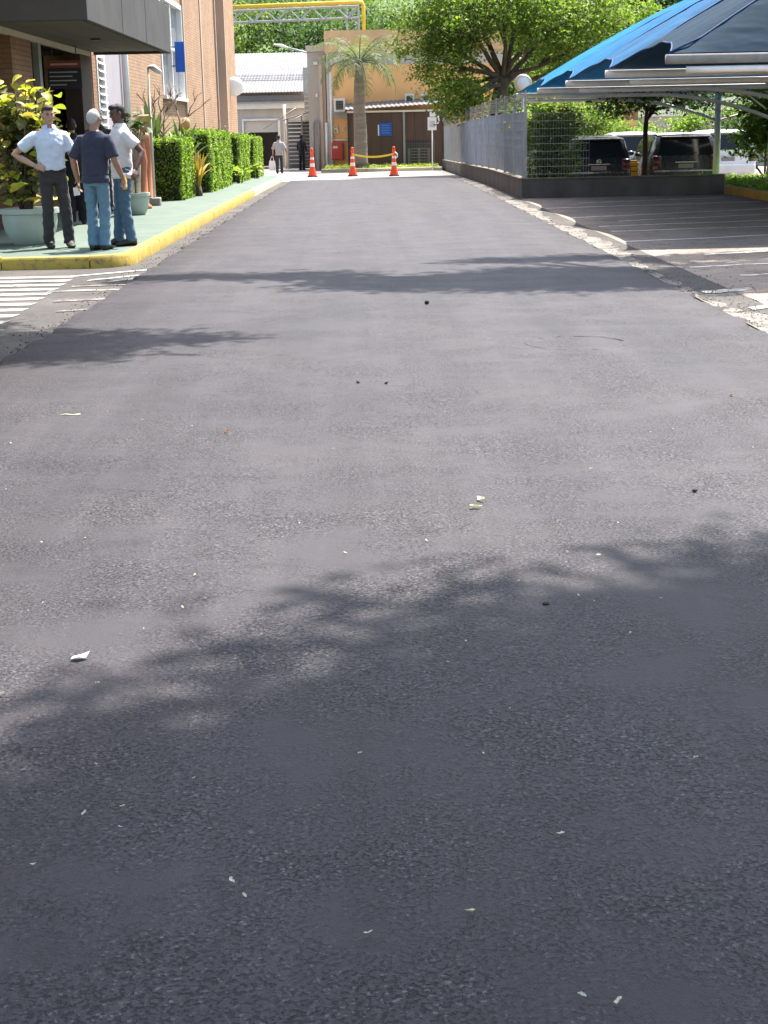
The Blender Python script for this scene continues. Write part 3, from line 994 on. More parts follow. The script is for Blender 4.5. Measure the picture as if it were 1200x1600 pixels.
mb.build('number_eight', white_paint, ob)
MB().rings([[(-.98 + .15 * c * math.cos(a), 71.96, 1.62 + .17 * c * math.sin(a)) for c in (1, .62)] for a in [2 * math.pi * k / 20 for k in range(21)]], False, False).build('hose_ring', cream_paint, ob)
part('ledge_pipe', white_paint, ob, (-1.7, -.95, 71.9, 71.99, 1.08, 1.16))

cb = thing('fire_cabinet', 'red metal fire cabinet on orange wall beside drain pipe', 'cabinet', (-1.42, 71.98, .22))
part('body', red_paint, cb, (-.27, .27, -.22, 0, 0, .80), bev=.02)
part('door', red_paint, cb, (-.23, .23, -.235, -.222, .05, .74))
part('label_plate', white_paint, cb, (-.2, .02, -.243, -.236, .52, .62))

gs = thing('grey_service_tower', 'grey stained concrete wall column left of the orange building', 'building')
part('wall', grey_plaster, gs, (-2.75, -1.92, 73.0, 78, -.6, 5.4))
part('corner_strip', pale_plaster, gs, (-2.22, -2.08, 72.93, 73.0, -.4, 4.9))
part('ledge', pale_plaster, gs, (-2.8, -1.95, 72.9, 73.0, 5.15, 5.42))
MB().tube([(-2.55, 72.85, -.3), (-2.55, 72.85, 1.85), (-2.48, 72.85, 2.0), (-2.36, 72.85, 2.0), (-2.28, 72.85, 1.85), (-2.28, 72.85, -.3)], .05, 8).build('vent_pipe', grey_metal, gs, True)
part('wall_lamp', white_paint, gs, (-2.45, -2.25, 72.75, 72.92, 4.55, 4.68))
part('junction_box', white_paint, gs, (-2.4, -2.3, 72.85, 72.92, 3.1, 3.25))


def ac_unit(label, x, y, z, s=1.0, rot=0.0):
    o = thing('air_conditioner', label, 'air conditioner', (x, y, z), rot, 'air conditioning units')
    part('casing', white_paint, o, (-.26 * s, .26 * s, 0, .4, 0, .6 * s), bev=.02)
    part('grille', dark_frame, o, (-.17 * s, .17 * s, -.012, 0.0, .10 * s, .5 * s))
    for k in range(5):
        part('fin', grey_metal, o, (-.165 * s, .165 * s, -.02, -.013, (.13 + k * .075) * s, (.145 + k * .075) * s))
    return o


o = ac_unit('white air conditioner with dark grille on orange wall beside drain pipe', -1.26, 71.55, 2.38)
part('bracket', grey_metal, o, (-.2, .2, .0, .43, -.05, -.002))
ac_unit('left of two air conditioners above the brown shed roof', 1.98, 71.4, 2.62, .82)
ac_unit('right of two air conditioners above the brown shed roof', 2.72, 71.4, 2.58, .86)

sh = thing('brown_shed', 'low brown sheet metal shed in front of orange building', 'shed', (0, 0, 0))
gzz = gz(70)
for i in range(5):
    x0 = -.80 + i * .48
    part('sheet_panel', brown_sheet, sh, (x0 + .006, x0 + .474, 70.0 + .02 * (i % 2), 70.05 + .02 * (i % 2), gzz + .05, 2.28))
for i in range(4):
    x0 = 1.72 + i * .43
    part('sheet_panel', brown_sheet, sh, (x0 + .006, x0 + .424, 70.0 + .02 * (i % 2), 70.05 + .02 * (i % 2), 1.05 if i < 3 else gzz + .05, 2.30))
part('post', grey_metal, sh, (1.62, 1.72, 69.93, 70.03, gzz, 2.32))
part('post', dark_frame, sh, (-.90, -.81, 69.93, 70.05, gzz, 2.3))
part('post', dark_frame, sh, (3.44, 3.54, 69.93, 70.05, gzz, 2.3))
part('plinth', concrete, sh, (1.73, 3.43, 69.96, 70.1, gzz - .1, gzz + .1))
part('back_wall', brown_sheet, sh, (-.85, 3.5, 71.8, 71.9, gzz, 2.3))
mb = MB()
rr = []
for k in range(90):
    x = -1.0 + k * .052
    h = .02 * math.sin(k * 1.57)
    zr = 2.42 + (x + 1) * .045
    rr.append([(x, 69.75, zr + h), (x, 71.95, zr + .30 + h), (x, 71.95, zr + .33 + h), (x, 69.75, zr + .03 + h)])
mb.rings(rr, True, True).build('roof_sheet', white_sheet, sh)
part('fascia', white_paint, sh, (-.9, 3.55, 69.92, 69.96, 2.30, 2.38))
mb = MB()
for k in range(18):
    mb.box(1.76 + k * .075, 1.766 + k * .075, 69.985, 69.99, gzz + .1, 1.05)
for k in range(12):
    mb.box(1.74, 3.0, 69.99, 69.995, gzz + .12 + k * .09, gzz + .126 + k * .09)
mb.build('wire_mesh', galv, sh)

ps = thing('blue_poster', 'square blue poster with pale lines on the brown shed', 'poster', (.82, 69.97, 1.26))
part('sheet', sign_blue, ps, (-.28, .30, -.012, 0.0, 0, .58))
part('white_edge', white_paint, ps, (-.34, -.285, -.012, 0.0, .02, .50))
for k in range(4):
    part('print_line', M('pale_blue_print', (0.15, 0.25, 0.6), .6), ps, (-.18, .2 - .05 * (k % 2), -.016, -.0125, .12 + k * .11, .145 + k * .11))


def pallet_stack(label, x, y, z, n):
    t = thing('pallet_stack', label, 'pallets', (x, y, z))
    for i in range(n):
        for k in range(3):
            part('pallet_block', wood, t, (-.5 + k * .45, -.4 + k * .45, -.4, .4, i * .13, i * .13 + .085))
        part('pallet_deck', wood, t, (-.5, .5, -.4, .4, i * .13 + .087, i * .13 + .112))
    return t


pallet_stack('stack of wooden pallets behind mesh of the brown shed', 2.35, 70.75, gzz + .0, 7)

# sign on a pole by the kerb bed
sp = thing('pole_sign', 'white rectangular sign on thin pole beside the brown shed', 'sign', (2.78, 66.0, gz(66)))
MB().tube([(0, 0, 0), (0, 0, 1.9)], .025, 6).build('pole', white_steel, sp, True)
part('plate', white_paint, sp, (-.19, .19, -.04, -.02, 1.66, 2.20), bev=.006)
part('plate_print', M('pale_grey_print', (.5, .52, .5), .6), sp, (-.12, .12, -.046, -.0405, 1.78, 2.05))
part('top_plate', white_paint, sp, (-.1, .16, -.03, -.01, 2.22, 2.42))
MB().tube([(.1, 0, 2.3), (.25, 0, 2.25), (.30, 0, 2.05), (.24, 0, 1.92)], .035, 6).build('loop', white_paint, sp, True)

# planted kerb bed in front of the shed
bed = struct(link('kerb_bed', None))
MB().add([(-2.0, 66.6, gz(66) + .10), (3.2, 66.3, gz(66) + .10), (3.2, 69.9, gz(66) + .10), (-1.7, 71.9, gz(66) + .10)], [(0, 1, 2, 3)]).build('soil_bed', grass_ground, bed)
kerb_run([(-2.05, 66.4), (3.2, 66.1)], [(-2.0, 66.58), (3.2, 66.28)], 1.0, bed, ztop=0.13, zbot=-.3, mats=lambda y: pale_kerb)
rng = np.random.default_rng(31)
P = np.column_stack([rng.uniform(-1.9, 3.1, 1800), rng.uniform(66.7, 69.6, 1800), gz(66) + .12 + np.abs(rng.normal(0, .05, 1800))])
stuff(tag(link('bed_grass', leaf_cloud('bed_grass', P, .12, leaf_lime, rng, .25)), 'thin yellowish grass in the kerb bed before the shed', 'grass'))

# white shed at the far left
ws = thing('white_shed', 'white corrugated roofed warehouse with dark doorway beyond the hedges', 'shed')
gw = gz(82)
part('wall', grey_plaster, ws, (-9.5, -6.55, 82, 82.3, gw, 3.3))
part('wall', grey_plaster, ws, (-4.75, -2.8, 82, 82.3, gw, 3.3))
part('wall', grey_plaster, ws, (-6.55, -4.75, 82, 82.3, 2.15, 3.3))
part('eave_board', pale_plaster, ws, (-9.5, -3.05, 81.95, 82.1, 3.302, 3.62))
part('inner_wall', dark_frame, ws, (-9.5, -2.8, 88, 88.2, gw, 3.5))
part('door_frame', white_paint, ws, (-6.65, -6.55, 81.9, 82.02, gw, 2.25), (-4.75, -4.62, 81.9, 82.02, gw, 2.25), (-6.55, -4.75, 81.9, 82.02, 2.15, 2.25))
part('roller_door', pale_plaster, ws, (-6.54, -4.76, 82.05, 82.12, 1.55, 2.14))
part('lintel', white_paint, ws, (-7.3, -3.2, 81.75, 81.95, 2.75, 3.05))
part('gutter_band', white_sheet, ws, (-9.5, -3.05, 81.6, 81.9, 3.08, 3.42))
part('gutter_shadow_lip', grey_metal, ws, (-9.5, -3.05, 81.55, 81.62, 3.04, 3.12))
rr = []
nk = 150
for k in range(nk):
    x = -9.5 + k * (6.2 / (nk - 1))
    h = .014 * math.sin(k * math.pi / 2)
    rr.append([(x, 81.5, 3.55 + h), (x, 92, 6.05 + h), (x, 92, 6.09 + h), (x, 81.5, 3.59 + h)])
MB().rings(rr, True, True).build('roof_sheet', white_sheet, ws)
part('gable_panel', M('blue_grey_sheet', (.42, .46, .46), .6), ws, (-3.28, -2.55, 80.5, 80.6, 3.5, 4.75))
for k in range(5):
    part('wall_ledge', pale_plaster, ws, (-3.25, -2.5, 80.42, 80.5, 2.35 + k * .23, 2.42 + k * .23))
part('annex_wall', grey_plaster, ws, (-3.25, -2.5, 80.5, 80.6, gw, 3.5))
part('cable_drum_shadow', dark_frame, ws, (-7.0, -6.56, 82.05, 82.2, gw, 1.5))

po = thing('cream_post', 'cream post with slanted awning arm in front of warehouse', 'post', (-4.22, 79.0, gz(79)))
MB().tube([(0, 0, 0), (0, 0, 3.2)], .07, 8).build('post', cream_paint, po, True)
MB().tube([(-1.1, 0, 2.0), (0, 0, 2.65), (.6, 0, 3.0)], .04, 6).build('awning_arm', dull_steel, po, True)
MB().tube([(0, 0, 2.2), (1.1, 0, 2.75)], .035, 6).build('awning_arm', cream_paint, po, True)

# stair / slatted rack
rk = thing('slatted_rack', 'tall rack of pale slats under slanted lean-to roof', 'rack', (-3.4, 77.0, gz(77)))
for k in range(12):
    part('slat', white_paint if k > 5 else pale_plaster, rk, (-.55, .1, 0, .3, .25 + k * .19, .30 + k * .19))
for k in range(14):
    part('rung', dull_steel, rk, (.16, .62, .1, .3, .1 + k * .17, .14 + k * .17))
part('upright', dull_steel, rk, (-.62, -.56, 0, .05, 0, 2.5), (.1, .16, 0, .05, 0, 2.6), (.62, .68, 0, .05, 0, 2.7))
mb = MB()
mb.add([(-.8, -.4, 2.35), (.95, -.4, 2.85), (.95, .9, 2.9), (-.8, .9, 2.4), (-.8, -.4, 2.39), (.95, -.4, 2.89), (.95, .9, 2.94), (-.8, .9, 2.44)], [(0, 3, 2, 1), (4, 5, 6, 7), (0, 1, 5, 4), (1, 2, 6, 5), (2, 3, 7, 6), (3, 0, 4, 7)])
mb.build('lean_to_roof', white_sheet, rk)
part('back_sheet', M('grey_brown_sheet', (.2, .17, .155), .8), rk, (-.6, .9, .8, .85, 0, 2.3))

# street lamp arm over the warehouse
o = thing('arm_lamp', 'street lamp on a long arm above the white warehouse roof', 'lamp', (-2.62, 76.0, gz(76)))
MB().tube([(0, 0, 0), (0, 0, 5.35), (-.1, 0, 5.5), (-1.2, 0, 5.78)], .045, 8).build('pole', galv, o, True)
mb = MB().tube([(-1.15, 0, 5.77), (-1.45, 0, 5.88), (-1.85, 0, 5.95)], [.07, .12, .05], 8, True, .6)
mb.build('lamp_head', white_paint, o, True)

# pipe bridge
pb = thing('pipe_bridge', 'yellow pipe on grey lattice bridge crossing above the warehouse', 'pipe bridge')
Yp = 86.0
MB().tube([(-9.5, Yp, 8.18), (-.35, Yp, 8.36), (-.15, Yp, 8.32), (-.07, Yp, 8.2), (-.06, Yp, 5.0)], .11, 10).build('pipe', yellow_pipe, pb, True)
for yy in (Yp + .3, Yp + .9):
    MB().tube([(-9.5, yy, 8.02), (-.3, yy, 8.2)], .05, 6).build('chord', galv, pb)
    MB().tube([(-9.5, yy, 7.42), (-.3, yy, 7.58)], .05, 6).build('chord', galv, pb)
    for k in range(14):
        x = -9.4 + k * .65
        a, b = (7.42 + .0185 * (x + 9.5), 8.02 + .0185 * (x + .6 + 9.5))
        MB().tube([(x, yy, a if k % 2 else b), (x + .65, yy, b if k % 2 else a)], .03, 5).build('lattice', galv, pb)
for xx in (-1.0, -.35):
    MB().tube([(xx, Yp + .6, gz(86)), (xx, Yp + .6, 8.2)], .06, 6).build('leg', galv, pb)
for k in range(6):
    z = 5.2 + k * .5
    MB().tube([(-1.0 if k % 2 else -.35, Yp + .6, z), (-.35 if k % 2 else -1.0, Yp + .6, z + .5)], .03, 5).build('lattice', galv, pb)
MB().tube([(-9.3, Yp + .6, gz(86)), (-9.3, Yp + .6, 8.1)], .08, 6).build('leg', galv, pb)


# ------------------------------------------------------------------ right: wall, mesh fence, carport
WXR = 3.33
fw = thing('boundary_wall', 'low dark stained concrete wall along parking lot under mesh fence', 'wall')
part('front_wall', dark_concrete, fw, (WXR, 7.75, 33.16, 33.36, -.35, .365), bev=.008)
mb = MB()
yy = [33.37, 42, 50, 60, 69]
rr = [[(WXR - .0, y, -.5 + gz(y)), (WXR, y, .365 + gz(y)), (WXR + .19, y, .365 + gz(y)), (WXR + .19, y, -.5 + gz(y))] for y in yy]
mb.rings(rr, True, True).build('side_wall', dark_concrete, fw)
part('coping', concrete, fw, (WXR - .012, 7.76, 33.145, 33.375, .367, .395), bev=.005)
rr = [[(WXR - .012, y, .367 + gz(y)), (WXR - .012, y, .39 + gz(y)), (WXR + .2, y, .39 + gz(y)), (WXR + .2, y, .367 + gz(y))] for y in [33.38] + yy[1:]]
MB().rings(rr, True, True).build('coping', concrete, fw)

fence_steel = M('fence_grey_blue_steel', (0.36, 0.38, 0.42), 0.55, 0.18, 2.5, metal=0.25)
mf = thing('mesh_fence', 'grey blue welded mesh fence with posts on the low wall', 'fence')
y = 33.25
while y < 68.4:
    ye = min(68.5, y + 2.5)
    z0, z1 = .43, 1.80
    g0 = gz(y + 1.2)
    part('post', galv, mf, (WXR + .06, WXR + .12, y - .03, y + .03, .392 + gz(y), 1.86 + gz(y)))
    mb = MB()
    yy_ = y + .06
    while yy_ < ye - .04:
        mb.box(WXR + .075, WXR + .081, yy_, yy_ + .006, z0 + g0, z1 + g0)
        yy_ += .05
    for k in range(8):
        z = z0 + .03 + k * (z1 - z0 - .06) / 7
        mb.box(WXR + .082, WXR + .088, y + .035, ye - .035, z + g0, z + .007 + g0)
    mb.build('mesh_panel', fence_steel, mf)
    # old wire netting above
    mb = MB()
    a = y
    for k in range(26):
        ya_, yb_ = y + k * .1, y + (k + 3) * .1
        mb.tube([(WXR + .09, ya_, 1.86 + g0), (WXR + .09, min(yb_, ye), 2.2 + g0)], .0016, 3, False)
        mb.tube([(WXR + .09, min(yb_, ye), 1.86 + g0), (WXR + .09, ya_, 2.2 + g0)], .0016, 3, False)
    mb.tube([(WXR + .09, y, 2.2 + g0), (WXR + .09, ye, 2.2 + g0)], .006, 4)
    mb.tube([(WXR + .09, y, 1.86 + g0), (WXR + .09, ye, 1.86 + g0)], .006, 4)
    mb.build('wire_netting', M('old_wire', (.10, .095, .09), .8), mf)
    part('netting_stake', galv, mf, (WXR + .075, WXR + .105, y - .015, y + .015, 1.862 + gz(y), 2.24 + gz(y)))
    y = ye
x = WXR + .15
while x < 4.5:
    xe = x + 1.35
    mb = MB()
    k = x + .06
    while k < xe - .03:
        mb.box(k, k + .004, 33.243, 33.247, .43, 1.78)
        k += .06
    mb.build('mesh_wires', fence_steel, mf)
    for j in range(9):
        z = .47 + j * .16
        part('mesh_rail', galv, mf, (x + .03, xe - .03, 33.248, 33.256, z, z + .010))
    x = xe

# yellow kerbed bed on the far right
yb = struct(link('planting_bed', None))
kerb_run([(7.80, 20), (7.80, 27), (7.83, 31), (7.92, 34.4)], [(7.98, 20), (7.98, 27), (8.01, 31), (8.10, 34.4)], 1.0, yb, ztop=.13)
kerb_run([(7.78, 33.1), (7.78, 33.15)], [(7.98, 33.1), (7.98, 33.15)], 1.0, yb, ztop=.13)
MB().add([(8.0, 20, .09), (14, 20, .09), (14, 40, .09), (8.1, 40, .09)], [(0, 1, 2, 3)]).build('turf', grass_ground, yb)
rng = np.random.default_rng(8)
P = np.column_stack([rng.uniform(8.05, 11.5, 9000), rng.uniform(27.5, 39.5, 9000), .10 + np.abs(rng.normal(0, .05, 9000))])
stuff(tag(link('bed_turf', leaf_cloud('bed_turf', P, .11, leaf_hedge, rng, .2, .1)), 'short bright grass inside the yellow kerb at right', 'grass'))

# carport: beams, posts, arched braces and tent roofs
CY = [19.42, 24.3, 29.12, 33.95, 38.7]
CX0, CX1 = 3.8, 13.8
cp = thing('carport', 'carport of pitched blue shade cloth tents on white steel frames', 'carport')
for i, y in enumerate(CY):
    rb = MB()
    rb.tube([(CX0 - .05, y, 2.24), (CX1, y, 2.24)], .062, 10)
    rb.build('beam', white_steel if i else dull_steel, cp, True)
    px_ = 8.82 if i % 2 == 0 else 8.95
    MB().tube([(px_, y, -.03), (px_, y, 2.2)], .085, 12).build('post', white_steel, cp, True)
    MB().lathe([(.16, 0), (.16, .03), (.1, .03)], (px_, y, .06), 12).build('base_plate', dull_steel, cp)
    pts = []
    for k in range(21):
        t = k / 20
        pts.append((px_ - .06 - 4.75 * t, y, 1.56 + .55 * (1 - (1 - min(1, t / .58)) ** 2)))
    MB().tube(pts, .042, 8).build('arched_brace', white_steel, cp, True)
    pts = [(8.88 + 4.1 * t, y, 1.55 + .52 * (1 - (1 - t) ** 2.2)) for t in [k / 10 for k in range(11)]]
    MB().tube(pts, .032, 8).build('arched_brace', white_steel, cp, True)
    MB().tube([(8.8, y, 1.75), (8.2, y, 2.2)], .022, 6).build('strut', white_steel, cp, True)
    MB().tube([(8.84, y, 1.75), (9.44, y, 2.2)], .022, 6).build('strut', white_steel, cp, True)
    MB().tube([(8.82, y, 2.2), (8.82, y, 2.7)], .05, 8).build('mast', dull_steel, cp, True)
for i in range(4):
    y0, y1 = CY[i], CY[i + 1]
    nu, nv = 44, 22
    rows = []
    rise = 2.4
    for iv in range(nv + 1):
        v = -1 + 2 * iv / nv
        row = []
        pull = 0.33 * (1 - v * v)
        for iu in range(nu + 1):
            u = iu / nu
            x = (CX0 + pull) + (CX1 - CX0 - 2 * pull) * u
            a = min(x - CX0, CX1 - x) / 5.0
            A = .45 * math.sin(math.pi / 2 * min(1, a)) + .55 * a
            B = .35 * math.sin(math.pi / 2 * (1 - abs(v))) + .65 * (1 - abs(v))
            k = .045
            h = -k * math.log(math.exp(-A / k) + math.exp(-B / k)) if (A > 0 or B > 0) else 0
            h = max(0, h)
            lift = .05 * (1 - v * v) * max(0, 1 - a * 2.5)
            y = (y0 + y1) / 2 + v * (y1 - y0) / 2 * .992
            wob = .015 * math.sin(x * 3 + y * 5)
            row.append((x, y, 2.315 + rise * h + lift + wob * (1 - abs(v))))
        rows.append(row)
    mb = MB().rings(rows, False, False)
    me = mb.mesh('tent_roof', (cloth_navy, cloth_grey, cloth_faded, cloth_blue)[i], True)  # each bay nearer the camera has darker, greyer cloth
    link('tent_roof', me, cp)
    for xx in (CX0, CX1):
        edge = rows[:]
    # stitched seams along the four hips
    for sx_, sv in ((1, -1), (1, 1), (-1, -1), (-1, 1)):
        pts = []
        for iv in range(nv // 2 + 1):
            row = rows[iv if sv < 0 else nv - iv]
            v = -1 + 2 * iv / nv
            B = .35 * math.sin(math.pi / 2 * (1 - abs(v))) + .65 * (1 - abs(v))
            lo, hi = 0.0, 1.0
            for _ in range(30):
                a = (lo + hi) / 2
                if .45 * math.sin(math.pi / 2 * a) + .55 * a < B:
                    lo = a
                else:
                    hi = a
            xx = CX0 + 5.0 * a if sx_ > 0 else CX1 - 5.0 * a
            xx = min(max(xx, row[0][0]), row[-1][0])
            for p, q in zip(row[:-1], row[1:]):
                if p[0] <= xx <= q[0] + 1e-9:
                    t_ = (xx - p[0]) / max(1e-9, q[0] - p[0])
                    pts.append((xx, p[1], p[2] + (q[2] - p[2]) * t_ + .006))
                    break
        MB().tube(pts, .014, 5).build('seam', M('navy_hem', (0.01, 0.05, 0.16), .7), cp, True)
    hem = [r[0] for r in rows]
    MB().tube(hem, .012, 5).build('hem', M('navy_hem', (0.01, 0.05, 0.16), .7), cp, True)

# round white sign disc above the fence corner
o = thing('round_disc', 'round white disc standing behind fence by the carport tip', 'disc', (4.55, 45.0, -.28))
MB().tube([(0, .05, 0), (0, .05, 2.9)], .035, 8).build('pole', galv, o, True)
me = MB().lathe([(.0, 0.0), (.25, .0), (.26, .015), (.0, .03)], seg=28).mesh('disc', cream_paint, True)
d = link('disc', me, o, (0, .01, 3.0))
d.rotation_euler = (R(90), 0, 0)
me = MB().lathe([(.0, 0.03), (.17, .032), (.17, .045), (.0, .045)], seg=28).mesh('disc_face', white_paint, True)
d = link('disc_face', me, o, (0, .01, 3.0))
d.rotation_euler = (R(90), 0, 0)


# ------------------------------------------------------------------ cars
tail_red = paintmat('tail_light_red', (0.07, 0.012, 0.010), .2)
car_glass = glassmat('car_glass', (0.012, 0.013, 0.014), 0.08)
car_glass.node_tree.nodes['Principled BSDF'].inputs['Specular IOR Level'].default_value = 0.35
plate_grey = M('number_plate', (.22, .22, .22), .5, .05)
chrome = M('chrome_trim', (.6, .6, .6), .2, .05, metal=.9)


def car(label, loc, paint, L=3.9, W=1.68, Hh=1.48, boxy=0.0, rot=0.0, emblem=True, roof=None, name='parked_car'):
    """rear towards -Y.  Body lofted from cross-sections along the length"""
    t = thing(name, label, 'car', loc, rot, 'cars parked behind the low wall')
    hw = W / 2
    belt = Hh * .60

    def section(y, zlo, zb, zt, wl, wb, wt):
        """half outline mirrored: sill, side, belt, roof edge, roof"""
        pts = [(wl * .88, zlo), (wl, zlo + .12), (wl, (zlo + zb) * .5), (wb, zb), (wt + (wb - wt) * .25, zb + (zt - zb) * .72), (wt, zt - .05), (wt * .72, zt), (0.0, zt + .015)]
        r = [(x, y, z) for x, z in pts]
        l = [(-x, y, z) for x, z in reversed(pts[:-1])]
        return r + l
    rw = hw * .80
    tops = [(0.00, .30, .62, .66, .90), (0.05, .24, belt - .02, belt + .02, .96), (0.12, .22, belt, Hh * .80, .99), (0.30, .20, belt, Hh - .04, 1.0), (0.55, .19, belt, Hh - .005, 1.0),
            (1.25, .18, belt, Hh, 1.0), (2.1, .18, belt - .01, Hh - .015, 1.0), (2.45, .18, belt - .02, Hh - .16, 1.0), (2.95, .18, belt - .06, belt + .0, .98), (L - .35, .2, belt - .16, belt - .12, .95), (L - .06, .24, belt - .26, belt - .22, .88), (L, .3, .55, .58, .8)]
    rings = []
    for (y, zl, zb, zt, kw) in tops:
        cab = zt > belt + .1
        wt = rw if cab else hw * kw * .86
        if zt > belt + .1 and zt < Hh - .1:
            wt = hw * .84
        rings.append(section(y, zl, zb, zt, hw * kw, hw * kw * .985, wt))
    me = MB().rings(rings, True, True).mesh('body', paint, True)
    smooth_by_angle(me, 40)
    link('body', me, t)
    if roof is not None:
        mb = MB().rings([[(-rw * .95, y, z), (0, y, z + .022), (rw * .95, y, z)] for y, z in ((.34, Hh - .03), (.6, Hh + .012), (1.25, Hh + .016), (2.05, Hh + .0))], False, False)
        mb.build('roof_panel', roof, t, True)
    # rear window, slightly proud of the hatch
    y0, z0, y1, z1 = -.008 + .045, belt + .05, .24, Hh - .14
    ww0, ww1 = hw * .80, rw * .84
    mb = MB().add([(-ww0, .05, z0 + .01), (ww0, .05, z0 + .01), (ww1, .16, z1), (-ww1, .16, z1), (-ww0, .16, z0 - .02), (ww0, .16, z0 - .02), (ww1, .34, z1 - .02), (-ww1, .34, z1 - .02)],
                  [(0, 1, 2, 3), (4, 7, 6, 5), (0, 4, 5, 1), (1, 5, 6, 2), (2, 6, 7, 3), (3, 7, 4, 0)])
    gw_ = mb.build('rear_window', car_glass, t)
    MB().tube([(-.02, .045, z0 + .03), (.3, .06, z0 + .09)], .008, 5).build('wiper', rubber, t)
    for s in (-1, 1):
        xs_ = s * (hw + .004)
        mb = MB()
        xb, xt = s * (hw * .985 + .006), s * (rw + (hw * .985 - rw) * .28 + .012)
        mb.add([(xb, .50, belt + .03), (xb, 1.30, belt + .03), (xt, 1.30, Hh - .17), (xt, .62, Hh - .17)], [(0, 1, 2, 3)])
        mb.build('side_window', car_glass, t)
        mb = MB()
        mb.add([(xb, 1.38, belt + .03), (xb, 2.62, belt + .01), (xt, 2.15, Hh - .17), (xt, 1.38, Hh - .17)], [(0, 1, 2, 3)])
        mb.build('side_window', car_glass, t)
        zl = belt - .28
        mb = MB().box(s * hw * .70 if s > 0 else -hw * .955, s * hw * .955 if s > 0 else -hw * .70, -.012, .09, zl, zl + .30 + boxy, .02)
        mb.build('tail_light', tail_red, t, True)
        mb = MB().ell((s * (hw + .09), 2.55, belt + .10), (.10, .06, .07), 10, 6)
        mb.build('mirror', paint, t, True)
        for yw in (.68, L - .72):
            wh = link('wheel', None, t)
            m1 = MB()
            prof = [(.20, -.10), (.30, -.10), (.315, -.06), (.315, .06), (.30, .10), (.20, .10)]
            tyre = m1.lathe(prof, seg=20).mesh('tyre', rubber, True)
            ty = link('tyre', tyre, wh, (s * (hw - .09), yw, .315))
            ty.rotation_euler = (0, R(90), 0)
            rim = MB().lathe([(.02, .06), (.19, .07), (.2, .0), (.02, 0)], seg=16).mesh('rim', grey_metal, True)
            r_ = link('rim', rim, wh, (s * (hw - .09), yw, .315))
            r_.rotation_euler = (0, R(90 if s > 0 else -90), 0)
    part('bumper', paint, t, (-hw * .93, hw * .93, -.075, .10, .32, .60), bev=.035)
    pl = part('number_plate', plate_grey, t, (-.2, .2, -.004, -.001, belt - .26, belt - .15))
    part('spoiler', paint, t, (-rw * .86, rw * .86, .12, .36, Hh - .10, Hh - .055), bev=.015)
    part('trim', chrome, t, (-.28, .28, -.010, -.002, belt - .12, belt - .10))
    if emblem:
        mb = MB()
        cx, cz = 0, belt - .04
        for k in range(20):
            a0, a1 = 2 * math.pi * k / 20, 2 * math.pi * (k + 1) / 20
            mb.tube([(cx + .055 * math.cos(a0), .012, cz + .055 * math.sin(a0)), (cx + .055 * math.cos(a1), .012, cz + .055 * math.sin(a1))], .007, 5)
        mb.tube([(-.035, .012, cz + .04), (0, .012, cz - .045), (.035, .012, cz + .04)], .006, 5)
        mb.build('emblem', chrome, t)
    MB().tube([(0, .42, Hh + .0), (0, .36, Hh + .14)], .008, 5).build('antenna', rubber, t)
    return t


black_car = paintmat('car_black_paint', (0.022, 0.022, 0.025), .18)
dark_car = paintmat('car_graphite_paint', (0.035, 0.033, 0.038), .2)
white_car = paintmat('car_white_paint', (0.80, 0.80, 0.79), .25)
silver_car = paintmat('car_silver_paint', (0.42, 0.43, 0.44), .25, .4)
car('small black hatchback seen from behind, nearest the fence corner', (5.98, 39.6, -.285), black_car, 3.9, 1.72, 1.50)
car('dark graphite estate with silver roof, beside the carport post', (8.28, 39.8, -.285), dark_car, 4.3, 1.84, 1.52, .04, roof=silver_car, emblem=False)
car('white van parked behind the gap between the two dark cars', (8.2, 46.5, -.285), white_car, 4.2, 1.78, 1.56, emblem=False)
car('silver car mostly hidden behind the black hatchback', (5.75, 45.6, -.285), silver_car, 4.2, 1.72, 1.46, emblem=False)
car('white car behind the carport post, beside the leafy tree', (10.55, 44.8, -.285), white_car, 4.2, 1.72, 1.58, emblem=False)

o = thing('yellow_crate', 'yellow slatted plastic crate stack between the parked cars', 'crate', (7.08, 41.2, -.285))
for k in range(6):
    part('slat', yellow_plastic, o, (-.19, .19, -.15, .15, .05 + k * .13, .15 + k * .13), bev=.012)
part('core', M('dark_yellow_core', (.35, .18, .02), .7), o, (-.17, .17, -.13, .13, 0, .84))


# ------------------------------------------------------------------ cones and tape
def cone(label, x, y, lean=0.0):
    t = thing('traffic_cone', label, 'cone', (x, y, gz(y) - .030), 0, 'traffic cones closing the road')
    part('base', rubber, t, (-.19, .19, -.19, .19, 0, .045), bev=.01)
    MB().lathe([(.165, .04), (.155, .10), (.10, .30), (.092, .38)], seg=18, cap=False).build('cone_body', cone_orange, t, True)
    MB().lathe([(.092, .38), (.083, .50)], seg=18, cap=False).build('reflective_band', reflect_white, t, True)
    MB().lathe([(.083, .50), (.073, .64)], seg=18, cap=False).build('cone_body', cone_orange, t, True)
    MB().lathe([(.073, .64), (.065, .72)], seg=18, cap=False).build('reflective_band', reflect_white, t, True)
    MB().lathe([(.065, .72), (.050, .88), (.06, .90), (.062, .94), (.045, .98), (.05, 1.02), (.03, 1.06), (.001, 1.065)], seg=18, cap=False).build('cone_top', cone_orange, t, True)
    return t


